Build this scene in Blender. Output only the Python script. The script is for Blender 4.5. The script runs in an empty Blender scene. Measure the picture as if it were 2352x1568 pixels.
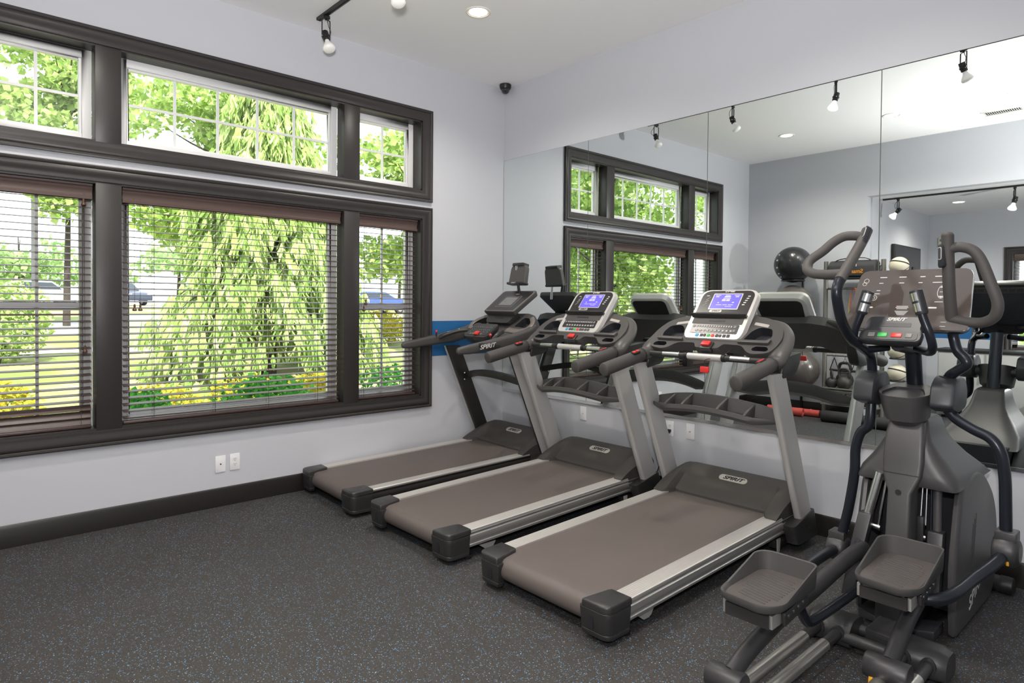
import bpy, bmesh, math, random
from mathutils import Vector, Matrix
S = bpy.context.scene
COL = S.collection
PI = math.pi
R_ = math.radians

# ---------------------------------------------------------------- camera
cam_d = bpy.data.cameras.new('camera')
cam = bpy.data.objects.new('camera', cam_d)
COL.objects.link(cam)
_yaw, _pitch, _roll = R_(137.84508), R_(-0.98976), R_(0.44950)
_f = Vector((math.cos(_yaw)*math.cos(_pitch), math.sin(_yaw)*math.cos(_pitch), math.sin(_pitch)))
_r = Vector((math.sin(_yaw), -math.cos(_yaw), 0))
_u = _r.cross(_f)
_r, _u = _r*math.cos(_roll)+_u*math.sin(_roll), _u*math.cos(_roll)-_r*math.sin(_roll)
_m = Matrix((_r, _u, -_f)).transposed().to_4x4()
_m.translation = Vector((5.00116, -4.40258, 1.52574))
cam.matrix_world = _m
cam_d.sensor_width = 36
cam_d.lens = 1472.1/2352*36
cam_d.shift_y = -59.38/2352
cam_d.clip_start = .05
cam_d.clip_end = 400
S.camera = cam

# ---------------------------------------------------------------- view
S.view_settings.view_transform = 'Standard'
S.view_settings.look = 'None'
S.view_settings.gamma = 1
S.view_settings.use_curve_mapping = False
S.view_settings.exposure = 0.17

# ---------------------------------------------------------------- sky
W = bpy.data.worlds.new('sky')
S.world = W
W.use_nodes = True
_n = W.node_tree.nodes
_l = W.node_tree.links
_n.clear()
_out = _n.new('ShaderNodeOutputWorld')
_bg = _n.new('ShaderNodeBackground')
_sky = _n.new('ShaderNodeTexSky')
_sky.sky_type = 'NISHITA'
_sky.sun_disc = False
_sky.sun_elevation = R_(48)
_sky.sun_rotation = R_(90)
_sky.air_density = 1.0
_sky.dust_density = 3.0
_hz = _n.new('ShaderNodeMixRGB')
_hz.inputs[0].default_value = 0.72          # bright thin cloud over the blue
_hz.inputs[2].default_value = (7.0, 7.3, 7.6, 1)
_l.new(_sky.outputs[0], _hz.inputs[1])
_l.new(_hz.outputs[0], _bg.inputs[0])
_bg.inputs[1].default_value = 0.42
_l.new(_bg.outputs[0], _out.inputs[0])

def light(name, kind, loc, power, color=(1, 1, 1), rot=None, **kw):
    d = bpy.data.lights.new(name, kind)
    d.energy = power
    d.color = color
    for k, v in kw.items():
        setattr(d, k, v)
    o = bpy.data.objects.new(name, d)
    COL.objects.link(o)
    o.location = loc
    if rot is not None:
        o.rotation_euler = rot
    return o

def aim(o, target):
    o.rotation_euler = (Vector(target)-o.location).to_track_quat('-Z', 'Y').to_euler()

sun = light('sun', 'SUN', (0, 0, 20), 9.0, (1, .95, .86), angle=R_(1))
sun.rotation_euler = Vector((-.62, .10, -.80)).to_track_quat('-Z', 'Y').to_euler()
# the photographer's flash above the camera: a weak direct part and a part thrown on the ceiling
light('flash', 'POINT', (5.0, -4.4, 1.86), 165, (1, .98, .96), shadow_soft_size=.03)
_b = light('flash_bounce', 'SPOT', (4.75, -4.35, 1.9), 480, (1, .98, .96), spot_size=R_(118), spot_blend=1., shadow_soft_size=.1)
aim(_b, (3.4, -3.4, 3.75))

# ---------------------------------------------------------------- helpers
def lin(h):
    h = h.lstrip('#')
    c = [int(h[i:i+2], 16)/255 for i in (0, 2, 4)]
    return tuple(v/12.92 if v <= .04045 else ((v+.055)/1.055)**2.4 for v in c)

MATS = {}
def mat(name, rgb, rough=.5, metal=0., bump=None, var=None, coat=0., spec=.5, emit=None, trans=0.):
    """principled material; bump=(scale,strength); var=(scale,amount) mottles the colour"""
    if isinstance(rgb, str):
        rgb = lin(rgb)
    m = bpy.data.materials.new(name)
    m.use_nodes = True
    nt = m.node_tree
    b = nt.nodes['Principled BSDF']
    b.inputs['Base Color'].default_value = (*rgb, 1)
    b.inputs['Roughness'].default_value = rough
    b.inputs['Metallic'].default_value = metal
    b.inputs['Coat Weight'].default_value = coat
    b.inputs['Specular IOR Level'].default_value = spec
    b.inputs['Transmission Weight'].default_value = trans
    if emit:
        b.inputs['Emission Color'].default_value = (*emit[0], 1)
        b.inputs['Emission Strength'].default_value = emit[1]
    if bump or var:
        tc = nt.nodes.new('ShaderNodeTexCoord')
    if bump:
        t = nt.nodes.new('ShaderNodeTexNoise')
        t.inputs['Scale'].default_value = bump[0]
        t.inputs['Detail'].default_value = 3
        bp = nt.nodes.new('ShaderNodeBump')
        bp.inputs['Strength'].default_value = bump[1]
        bp.inputs['Distance'].default_value = .002
        nt.links.new(tc.outputs['Object'], t.inputs['Vector'])
        nt.links.new(t.outputs['Fac'], bp.inputs['Height'])
        nt.links.new(bp.outputs['Normal'], b.inputs['Normal'])
    if var:
        t = nt.nodes.new('ShaderNodeTexNoise')
        t.inputs['Scale'].default_value = var[0]
        t.inputs['Detail'].default_value = 4
        mx = nt.nodes.new('ShaderNodeMixRGB')
        a = var[1]
        mx.inputs[1].default_value = (*[c*(1-a) for c in rgb], 1)
        mx.inputs[2].default_value = (*[min(1, c*(1+a)) for c in rgb], 1)
        nt.links.new(tc.outputs['Object'], t.inputs['Vector'])
        nt.links.new(t.outputs['Fac'], mx.inputs[0])
        nt.links.new(mx.outputs[0], b.inputs['Base Color'])
    MATS[name] = m
    return m

def rrect(w, h, r, n=5):
    """rounded rectangle outline, counter-clockwise, centred"""
    pts = []
    for cx, cy, a0 in ((w/2-r, h/2-r, 0), (-w/2+r, h/2-r, 90), (-w/2+r, -h/2+r, 180), (w/2-r, -h/2+r, 270)):
        for i in range(n+1):
            a = R_(a0+90*i/n)
            pts.append((cx+r*math.cos(a), cy+r*math.sin(a)))
    return pts

def rpoly(pts, r, n=4):
    """round the corners of a polygon; r a number or one per corner"""
    out = []
    k = len(pts)
    for i in range(k):
        p0, p1, p2 = (Vector(pts[(i+j-1) % k]) for j in range(3))
        ri = r[i] if isinstance(r, (list, tuple)) else r
        if ri <= 0:
            out.append(tuple(p1)); continue
        d0, d1 = (p0-p1), (p2-p1)
        t = min(ri, d0.length*.48, d1.length*.48)
        a, b = p1+d0.normalized()*t, p1+d1.normalized()*t
        for j in range(n+1):
            s = j/n
            out.append(tuple(a*(1-s)**2+p1*2*s*(1-s)+b*s*s))
    return out

def smooth_path(pts, n=6):
    """Catmull-Rom through the points"""
    P = [Vector(p) for p in pts]
    P = [P[0]*2-P[1]]+P+[P[-1]*2-P[-2]]
    out = []
    for i in range(1, len(P)-2):
        for j in range(n):
            t = j/n
            a, b, c, d = P[i-1:i+3]
            out.append(.5*((2*b)+(c-a)*t+(2*a-5*b+4*c-d)*t*t+(3*b-a-3*c+d)*t**3))
    out.append(P[-2].copy())
    return out

class MB:
    def __init__(s):
        s.v, s.f, s.mi, s.cur = [], [], [], 0
    def m(s, i):
        s.cur = i
        return s
    def add(s, verts, faces):
        o = len(s.v)
        s.v += [tuple(v) for v in verts]
        for f in faces:
            s.f.append([o+i for i in f]); s.mi.append(s.cur)
        return s
    def box(s, c, d, rot=None):
        x, y, z = (k/2 for k in d)
        vs = [Vector((sx*x, sy*y, sz*z)) for sz in (-1, 1) for sx, sy in ((-1, -1), (1, -1), (1, 1), (-1, 1))]
        if rot is not None:
            vs = [rot @ v for v in vs]
        vs = [v+Vector(c) for v in vs]
        return s.add(vs, [(3, 2, 1, 0), (4, 5, 6, 7), (0, 1, 5, 4), (1, 2, 6, 5), (2, 3, 7, 6), (3, 0, 4, 7)])
    def b2(s, lo, hi):
        return s.box([(a+b)/2 for a, b in zip(lo, hi)], [abs(b-a) for a, b in zip(lo, hi)])
    def loft(s, secs, closed=True, caps=True, ring=False):
        n = len(secs[0]); k = len(secs)
        vs = [p for q in secs for p in q]
        fs = []
        for i in range(k if ring else k-1):
            i2 = (i+1) % k
            for j in range(n if closed else n-1):
                j2 = (j+1) % n
                fs.append((i*n+j, i*n+j2, i2*n+j2, i2*n+j))
        if caps and not ring:
            fs.append(tuple(range(n))[::-1]); fs.append(tuple((k-1)*n+j for j in range(n)))
        return s.add(vs, fs)
    def prism(s, poly, axis, a, b, off=None):
        """poly in the plane across axis ('x': (y,z), 'y': (x,z), 'z': (x,y)) from a to b; off(t)->shift"""
        def mk(p, t):
            u, w = p
            return {'x': (t, u, w), 'y': (u, t, w), 'z': (u, w, t)}[axis]
        secs = []
        for t in (a, b):
            q = [Vector(mk(p, t)) for p in poly]
            if off:
                o = Vector(off(t)); q = [v+o for v in q]
            secs.append(q)
        if axis == 'y':
            secs = secs[::-1]
        return s.loft(secs)
    def frame(s, o, ex, ey):
        ex, ey = Vector(ex).normalized(), Vector(ey).normalized()
        en = ex.cross(ey).normalized()
        m = Matrix((ex, ey, en)).transposed().to_4x4(); m.translation = Vector(o)
        return m
    def plate(s, M, poly, z0, z1):
        """polygon in the XY plane of frame M, extruded between local z0 and z1"""
        secs = [[M @ Vector((x, y, z)) for x, y in poly] for z in (z0, z1)]
        return s.loft(secs)
    def holed(s, M, outline, holes, thick, depth, pm=None, taper=.85):
        """panel (top at local z=0, bottom at -thick) whose holes are pockets of a depth; pm: material slot of the pockets"""
        bm = bmesh.new()
        loops, edges = [], []
        for lp in [outline]+holes:
            vs = [bm.verts.new((x, y, 0)) for x, y in lp]
            loops.append(vs)
            for i in range(len(vs)):
                edges.append(bm.edges.new((vs[i], vs[(i+1) % len(vs)])))
        bmesh.ops.triangle_fill(bm, use_beauty=True, use_dissolve=False, edges=edges, normal=(0, 0, 1))
        bm.verts.index_update()
        for f in bm.faces:
            if f.normal.z < 0:
                f.normal_flip()
        s.add([M @ v.co for v in bm.verts], [[v.index for v in f.verts] for f in bm.faces])
        bm.free()
        n = len(outline)
        secs = [[M @ Vector((x, y, z)) for x, y in outline] for z in (-thick, 0)]
        s.add(secs[0]+secs[1], [(i, (i+1) % n, n+(i+1) % n, n+i) for i in range(n)]+[tuple(range(n))[::-1]])
        keep = s.cur
        if pm is not None:
            s.cur = pm
        for h in holes:
            k = len(h)
            cx = sum(p[0] for p in h)/k; cy = sum(p[1] for p in h)/k
            a = [M @ Vector((x, y, 0)) for x, y in h]
            b = [M @ Vector((cx+(x-cx)*taper, cy+(y-cy)*taper, -depth)) for x, y in h]
            s.add(a+b, [((i+1) % k, i, k+i, k+(i+1) % k) for i in range(k)]+[tuple(range(k, 2*k))])
        s.cur = keep
        return s
    def tube(s, path, r, n=12, caps=True, up=None, ring=False):
        """sweep; r a number, (rx,ry), or a list of either, one per point"""
        P = [Vector(p) for p in path]
        k = len(P)
        T = []
        for i in range(k):
            if ring:
                d = P[(i+1) % k]-P[i-1]
            else:
                d = P[min(i+1, k-1)]-P[max(i-1, 0)]
            T.append(d.normalized())
        u = Vector(up) if up else (Vector((0, 0, 1)) if abs(T[0].z) < .9 else Vector((0, 1, 0)))
        u = (u-T[0]*u.dot(T[0])).normalized()
        secs = []
        for i in range(k):
            u = (u-T[i]*u.dot(T[i])).normalized()
            w = T[i].cross(u)
            ri = r[i] if isinstance(r, list) else r
            rx, ry = ri if isinstance(ri, tuple) else (ri, ri)
            secs.append([P[i]+w*rx*math.cos(2*PI*j/n)+u*ry*math.sin(2*PI*j/n) for j in range(n)])
        return s.loft(secs, caps=caps, ring=ring)
    def lathe(s, prof, n=20, M=None, caps=True):
        """prof: (radius, z) from bottom to top"""
        M = M or Matrix.Identity(4)
        secs = [[M @ Vector((r*math.cos(2*PI*j/n), r*math.sin(2*PI*j/n), z)) for j in range(n)] for r, z in prof]
        return s.loft(secs, caps=caps)
    def ball(s, c, r, n=24, sc=(1, 1, 1)):
        k = n//2
        prof = [(max(1e-4, math.sin(PI*i/k))*r, -math.cos(PI*i/k)*r) for i in range(k+1)]
        M = Matrix.Translation(Vector(c)) @ Matrix.Diagonal((*sc, 1))
        return s.lathe(prof, n, M)
    def xf(s, M, start=0):
        for i in range(start, len(s.v)):
            s.v[i] = tuple(M @ Vector(s.v[i]))
        return s
    def build(s, name, mats, parent=None, bevel=0., seg=2, ang=32, smooth=True, label=None):
        me = bpy.data.meshes.new(name)
        bm = bmesh.new()
        vs = [bm.verts.new(v) for v in s.v]
        for f, i in zip(s.f, s.mi):
            try:
                bf = bm.faces.new([vs[j] for j in f]); bf.material_index = i
            except ValueError:
                pass
        if bevel:
            bmesh.ops.remove_doubles(bm, verts=bm.verts, dist=1e-5)
            bm.normal_update()
            es = [e for e in bm.edges if len(e.link_faces) == 2 and e.calc_face_angle(0) > R_(ang)]
            if es:
                bmesh.ops.bevel(bm, geom=es, offset=bevel, segments=seg, profile=.5, affect='EDGES', clamp_overlap=True)
        bm.normal_update()
        bm.to_mesh(me); bm.free()
        for m in (mats if isinstance(mats, (list, tuple)) else [mats]):
            me.materials.append(m)
        if smooth:
            me.shade_smooth(); me.set_sharp_from_angle(angle=R_(38))
        o = bpy.data.objects.new(name, me)
        COL.objects.link(o)
        if parent:
            o.parent = parent
        if label:
            o['label'] = label
        return o

def tag(o, label, cat, group=None, kind=None):
    o['label'] = label; o['category'] = cat
    if group: o['group'] = group
    if kind: o['kind'] = kind
    return o
def thing(name, label, cat, loc=(0, 0, 0), rz=0, group=None):
    o = bpy.data.objects.new(name, None)
    COL.objects.link(o)
    o.location = loc; o.rotation_euler = (0, 0, rz)
    return tag(o, label, cat, group)
def struct(o):
    o['kind'] = 'structure'
    return o
def dup(root, loc, rz, label, group=None):
    r = root.copy(); COL.objects.link(r)
    r.location = loc; r.rotation_euler = (0, 0, rz); r['label'] = label
    if group: r['group'] = group
    for ch in list(root.children):
        c = ch.copy(); COL.objects.link(c); c.parent = r
        for g in list(ch.children):
            d = g.copy(); COL.objects.link(d); d.parent = c
    return r
def text(name, body, size, M, m, parent=None, shear=0., ext=.0006, space=1., bold=0., width=None):
    """lettering as a mesh; M: frame whose x is the reading direction and z faces the reader"""
    c = bpy.data.curves.new(name, 'FONT')
    c.body = body; c.size = size; c.align_x = 'CENTER'; c.align_y = 'CENTER'
    c.extrude = ext; c.shear = shear; c.space_character = space; c.offset = bold
    t = bpy.data.objects.new(name+'_tmp', c)
    COL.objects.link(t)
    dg = bpy.context.evaluated_depsgraph_get()
    me = bpy.data.meshes.new_from_object(t.evaluated_get(dg))
    bpy.data.objects.remove(t); bpy.data.curves.remove(c)
    if width:
        xs = [v.co.x for v in me.vertices]
        k = width/max(1e-6, max(xs)-min(xs))
        me.transform(Matrix.Diagonal((k, 1, 1, 1)))
    me.transform(M)
    me.name = name
    me.materials.clear(); me.materials.append(m)
    o = bpy.data.objects.new(name, me); COL.objects.link(o)
    if parent: o.parent = parent
    return o
def fr(o, ex, ey):
    return MB().frame(o, ex, ey)
# ---------------------------------------------------------------- materials
def wall_paint(name, rgb, stripe=True):
    m = mat(name, rgb, .62, bump=(220, .08))
    if stripe:
        nt = m.node_tree; b = nt.nodes['Principled BSDF']
        g = nt.nodes.new('ShaderNodeNewGeometry')
        sx = nt.nodes.new('ShaderNodeSeparateXYZ')
        a = nt.nodes.new('ShaderNodeMath'); a.operation = 'GREATER_THAN'; a.inputs[1].default_value = 1.031
        c = nt.nodes.new('ShaderNodeMath'); c.operation = 'LESS_THAN'; c.inputs[1].default_value = 1.364
        d = nt.nodes.new('ShaderNodeMath'); d.operation = 'MULTIPLY'
        mx = nt.nodes.new('ShaderNodeMixRGB')
        mx.inputs[1].default_value = (*rgb, 1)
        mx.inputs[2].default_value = (*lin('#1f659e'), 1)
        nt.links.new(g.outputs['Position'], sx.inputs[0])
        nt.links.new(sx.outputs['Z'], a.inputs[0]); nt.links.new(sx.outputs['Z'], c.inputs[0])
        nt.links.new(a.outputs[0], d.inputs[0]); nt.links.new(c.outputs[0], d.inputs[1])
        nt.links.new(d.outputs[0], mx.inputs[0]); nt.links.new(mx.outputs[0], b.inputs['Base Color'])
    return m
PAINT = (.555, .565, .605)
m_wall = wall_paint('wall_paint', PAINT)
m_wall_plain = wall_paint('wall_paint_plain', PAINT, False)
m_ceil = mat('ceiling_paint', (.89, .88, .875), .8)
m_trim = mat('espresso_trim', (.030, .026, .025), .38, bump=(90, .06))
m_base = mat('black_baseboard', (.014, .012, .011), .35)
m_white = mat('white_vinyl', (.82, .82, .82), .4)
m_plate = mat('white_plate', (.78, .78, .80), .35)
m_black = mat('black_plastic', (.012, .012, .013), .45)
m_chrome = mat('chrome', (.75, .75, .74), .18, 1.)
m_slat = mat('wood_blind', (.075, .046, .04), .38, spec=.6)
m_cord = mat('blind_cord', (.05, .04, .035), .8)
m_tassel = mat('wood_tassel', (.10, .05, .03), .4)

def speckle_floor():
    m = bpy.data.materials.new('rubber_floor'); m.use_nodes = True
    nt = m.node_tree; b = nt.nodes['Principled BSDF']; L = nt.links.new
    tc = nt.nodes.new('ShaderNodeTexCoord')
    base = None
    def N(t): return nt.nodes.new(t)
    big = N('ShaderNodeTexNoise'); big.inputs['Scale'].default_value = 1.6; big.inputs['Detail'].default_value = 5
    L(tc.outputs['Object'], big.inputs['Vector'])
    c0 = N('ShaderNodeMixRGB'); c0.inputs[1].default_value = (.034, .0305, .029, 1); c0.inputs[2].default_value = (.047, .0415, .038, 1)
    L(big.outputs['Fac'], c0.inputs[0])
    col = c0.outputs[0]
    for sc, lo, hi, dmax, rgb in ((150, .0, .13, .36, (.085, .26, .46)), (170, .2, .33, .34, (.16, .22, .27)), (140, .5, .55, .30, (.32, .46, .56)),
                                  (140, .6, .72, .5, (.016, .016, .017)), (300, .8, .93, .4, (.085, .08, .078))):
        v = N('ShaderNodeTexVoronoi'); v.inputs['Scale'].default_value = sc
        L(tc.outputs['Object'], v.inputs['Vector'])
        s = N('ShaderNodeSeparateColor'); L(v.outputs['Color'], s.inputs[0])
        a = N('ShaderNodeMath'); a.operation = 'GREATER_THAN'; a.inputs[1].default_value = lo; L(s.outputs[0], a.inputs[0])
        c = N('ShaderNodeMath'); c.operation = 'LESS_THAN'; c.inputs[1].default_value = hi; L(s.outputs[0], c.inputs[0])
        d = N('ShaderNodeMath'); d.operation = 'LESS_THAN'; d.inputs[1].default_value = dmax; L(v.outputs['Distance'], d.inputs[0])
        e = N('ShaderNodeMath'); e.operation = 'MULTIPLY'; L(a.outputs[0], e.inputs[0]); L(c.outputs[0], e.inputs[1])
        g = N('ShaderNodeMath'); g.operation = 'MULTIPLY'; L(e.outputs[0], g.inputs[0]); L(d.outputs[0], g.inputs[1])
        mx = N('ShaderNodeMixRGB'); mx.inputs[2].default_value = (*rgb, 1)
        L(g.outputs[0], mx.inputs[0]); L(col, mx.inputs[1])
        col = mx.outputs[0]
    L(col, b.inputs['Base Color'])
    b.inputs['Roughness'].default_value = .62
    b.inputs['Specular IOR Level'].default_value = .35
    n2 = N('ShaderNodeTexNoise'); n2.inputs['Scale'].default_value = 260; L(tc.outputs['Object'], n2.inputs['Vector'])
    bp = N('ShaderNodeBump'); bp.inputs['Strength'].default_value = .25; bp.inputs['Distance'].default_value = .002
    L(n2.outputs['Fac'], bp.inputs['Height']); L(bp.outputs['Normal'], b.inputs['Normal'])
    return m
m_floor = speckle_floor()

def mirror_mat():
    m = bpy.data.materials.new('mirror_silver'); m.use_nodes = True
    nt = m.node_tree; nt.nodes.clear()
    o = nt.nodes.new('ShaderNodeOutputMaterial'); g = nt.nodes.new('ShaderNodeBsdfGlossy')
    g.inputs['Color'].default_value = (.83, .875, .86, 1); g.inputs['Roughness'].default_value = 0
    nt.links.new(g.outputs[0], o.inputs[0])
    return m
m_mirror = mirror_mat()
m_mirror_edge = mat('mirror_edge', (.12, .15, .13), .3)
def pane_mat():
    m = bpy.data.materials.new('window_glass'); m.use_nodes = True
    nt = m.node_tree; nt.nodes.clear()
    o = nt.nodes.new('ShaderNodeOutputMaterial'); t = nt.nodes.new('ShaderNodeBsdfTransparent')
    g = nt.nodes.new('ShaderNodeBsdfGlossy'); g.inputs['Roughness'].default_value = 0
    mx = nt.nodes.new('ShaderNodeMixShader'); f = nt.nodes.new('ShaderNodeLayerWeight'); f.inputs[0].default_value = .5
    t.inputs[0].default_value = (.97, .985, .975, 1)
    pw = nt.nodes.new('ShaderNodeMath'); pw.operation = 'POWER'; pw.inputs[1].default_value = 5
    ad = nt.nodes.new('ShaderNodeMath'); ad.operation = 'MULTIPLY_ADD'; ad.inputs[1].default_value = .9; ad.inputs[2].default_value = .03
    nt.links.new(f.outputs['Facing'], pw.inputs[0]); nt.links.new(pw.outputs[0], ad.inputs[0])
    nt.links.new(ad.outputs[0], mx.inputs[0]); nt.links.new(t.outputs[0], mx.inputs[1]); nt.links.new(g.outputs[0], mx.inputs[2])
    nt.links.new(mx.outputs[0], o.inputs[0])
    return m
m_pane = pane_mat()

# ---------------------------------------------------------------- shell
H = 3.75
YB = -5.14                      # wall opposite the mirrors
def wall_grid(name, axis, t0, t1, u0, u1, z0, z1, holes, m):
    """wall slab with rectangular holes (u0,u1,z0,z1); u runs along the wall"""
    b = MB()
    us = sorted({u0, u1, *[h[0] for h in holes], *[h[1] for h in holes]})
    zs = sorted({z0, z1, *[h[2] for h in holes], *[h[3] for h in holes]})
    for i in range(len(us)-1):
        run = None
        for j in range(len(zs)-1):
            cu, cz = (us[i]+us[i+1])/2, (zs[j]+zs[j+1])/2
            if any(h[0] < cu < h[1] and h[2] < cz < h[3] for h in holes):
                continue
            if axis == 'x':
                b.b2((t0, us[i], zs[j]), (t1, us[i+1], zs[j+1]))
            else:
                b.b2((us[i], t0, zs[j]), (us[i+1], t1, zs[j+1]))
    return struct(b.build(name, m, smooth=False))
UP = (-4.21, -1.02, 2.579, 3.219)       # window openings in the left wall (y0,y1,z0,z1)
LO = (-4.21, -1.02, .667, 2.316)
wall_grid('wall_left', 'x', -.2, 0, YB-.15, .15, -.3, H+.1, [UP, LO], m_wall)
wall_grid('wall_right', 'y', 0, .15, 0, 8, 0, H, [], m_wall_plain)
wall_grid('wall_back', 'y', YB-.15, YB, 0, 8, 0, H, [(1.72, 5.6, -.1, 3.05)], m_wall_plain)
wall_grid('wall_end', 'x', 8, 8.15, YB-.15, .15, 0, H, [], m_wall_plain)
struct(MB().b2((0, YB-.15, H), (8, 0, H+.1)).build('ceiling', m_ceil, smooth=False))
struct(MB().b2((-.2, -8.1, -.1), (8, .15, 0)).build('floor', m_floor, smooth=False))
# room beyond the opening
YF = -7.87
WF = (2.86, 4.3, .9, 2.36)
wall_grid('wall_side', 'x', 1.60, 1.74, YF-.15, YB-.15, 0, 3.05, [], m_wall_plain)
wall_grid('wall_front', 'y', YF-.15, YF, 1.60, 5.75, 0, 3.05, [WF], m_wall)
wall_grid('wall_end', 'x', 5.6, 5.75, YF-.15, YB-.15, 0, 3.05, [], m_wall_plain)
struct(MB().b2((1.60, YF-.15, 3.05), (5.75, YB-.15, 3.15)).build('ceiling', m_ceil, smooth=False))

# baseboards: black board with a thin rounded cap
def baseboard(name, axis, at, sgn, u0, u1):
    pr = [(0, 0), (.015, 0), (.015, .118), (.011, .128), (.010, .134), (.006, .14), (0, .14)]
    b = MB()
    if axis == 'x':
        b.prism([(at+sgn*x, z) for x, z in pr], 'y', u0, u1)
    else:
        b.prism([(at+sgn*x, z) for x, z in pr], 'x', u0, u1)
    return struct(b.build(name, m_base))
baseboard('baseboard_left', 'x', 0, 1, YB, 0)
baseboard('baseboard_right', 'y', 0, -1, 0, 8)
baseboard('baseboard_back', 'y', YB, 1, 0, 1.72)
baseboard('baseboard_back', 'y', YB, 1, 5.6, 8)
baseboard('baseboard_side', 'x', 1.74, 1, YF, YB-.15)
baseboard('baseboard_front', 'y', YF, 1, 1.74, 5.6)

# mouldings: a mitred casing swept round each opening
CASING = [(0, 0), (0, .014), (.010, .018), (.020, .016), (.030, .017), (.040, .022), (.054, .030), (.066, .033), (.076, .029),
          (.082, .024), (.086, .030), (.098, .034), (.105, .031), (.105, 0)]
def casing(name, o, P, wall=0., pr=CASING, axis='x', sgn=1):
    """o: opening (u0,u1,z0,z1); P(u,z,d) -> point d off the wall"""
    b = MB()
    secs = []
    for cu, cz in ((0, 0), (1, 0), (1, 1), (0, 1)):
        sec = []
        for w, d in pr:
            u = o[1]+w if cu else o[0]-w
            z = o[3]+w if cz else o[2]-w
            sec.append(P(u, z, d))
        secs.append(sec)
    b.loft(secs, ring=True)
    return struct(b.build(name, m_trim))
PW = lambda u, z, d: (d, u, z)
casing('trim_1', UP, PW)
casing('trim_2', LO, PW)
# mullion posts and jamb linings
MUL = [(-3.597, -3.447), (-1.808, -1.662)]
n = 3
for o in (UP, LO):
    for a, b_ in MUL:
        m = MB().b2((-.125, a, o[2]), (.006, b_, o[3]))
        struct(m.build('trim_%d' % n, m_trim, bevel=.002)); n += 1
    m = MB()
    for lo, hi in (((-.13, o[0], o[3]-.012), (.004, o[1], o[3])), ((-.13, o[0], o[2]), (.004, o[1], o[2]+.012)),
                   ((-.13, o[0], o[2]), (.004, o[0]+.012, o[3])), ((-.13, o[1]-.012, o[2]), (.004, o[1], o[3]))):
        m.b2(lo, hi)
    struct(m.build('trim_%d' % n, m_trim, smooth=False)); n += 1

# windows: white vinyl sash with grilles and panes
def window(name, y0, y1, z0, z1, cols, rows, fw=.055, rail=False, cx=-.155):
    root = bpy.data.objects.new(name, None); COL.objects.link(root); struct(root)
    b = MB()
    for lo, hi in (((cx-.035, y0, z0), (cx+.03, y0+fw, z1)), ((cx-.035, y1-fw, z0), (cx+.03, y1, z1)),
                   ((cx-.035, y0+fw, z1-fw), (cx+.03, y1-fw, z1)), ((cx-.035, y0+fw, z0), (cx+.03, y1-fw, z0+fw))):
        b.b2(lo, hi)
    s = .016                                                # inner sash step
    for lo, hi in (((cx-.025, y0+fw, z0+fw), (cx+.012, y0+fw+s, z1-fw)), ((cx-.025, y1-fw-s, z0+fw), (cx+.012, y1-fw, z1-fw)),
                   ((cx-.025, y0+fw+s, z1-fw-s), (cx+.012, y1-fw-s, z1-fw)), ((cx-.025, y0+fw+s, z0+fw), (cx+.012, y1-fw-s, z0+fw+s))):
        b.b2(lo, hi)
    b.build('window_frame', m_white, root, bevel=.003, seg=1)
    a0, a1, c0, c1 = y0+fw+s, y1-fw-s, z0+fw+s, z1-fw-s
    g = MB()
    for i in range(1, cols):
        y = a0+(a1-a0)*i/cols
        g.b2((cx-.012, y-.009, c0), (cx+.002, y+.009, c1))
    for j in range(1, rows):
        z = c0+(c1-c0)*j/rows
        h = .028 if rail else .009
        g.b2((cx-.012, a0, z-h), (cx+(.012 if rail else .0015), a1, z+h))
    if g.v:
        g.build('window_grille', m_white, root, smooth=False)
    MB().b2((cx-.008, a0-.003, c0-.003), (cx-.004, a1+.003, c1+.003)).build('window_pane', m_pane, root, smooth=False)
    return root
Y3 = [(-4.198, -3.597), (-3.447, -1.808), (-1.662, -1.032)]
for i, ((a, b_), c) in enumerate(zip(Y3, (2, 5, 2))):
    window('window_%d' % (i+1), a, b_, UP[2]+.012, UP[3]-.012, c, 2)
for i, ((a, b_), c) in enumerate(zip(Y3, (2, 1, 2))):
    window('window_%d' % (i+4), a, b_, LO[2]+.012, LO[3]-.012, c, 2 if c == 2 else 1, rail=True)

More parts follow.
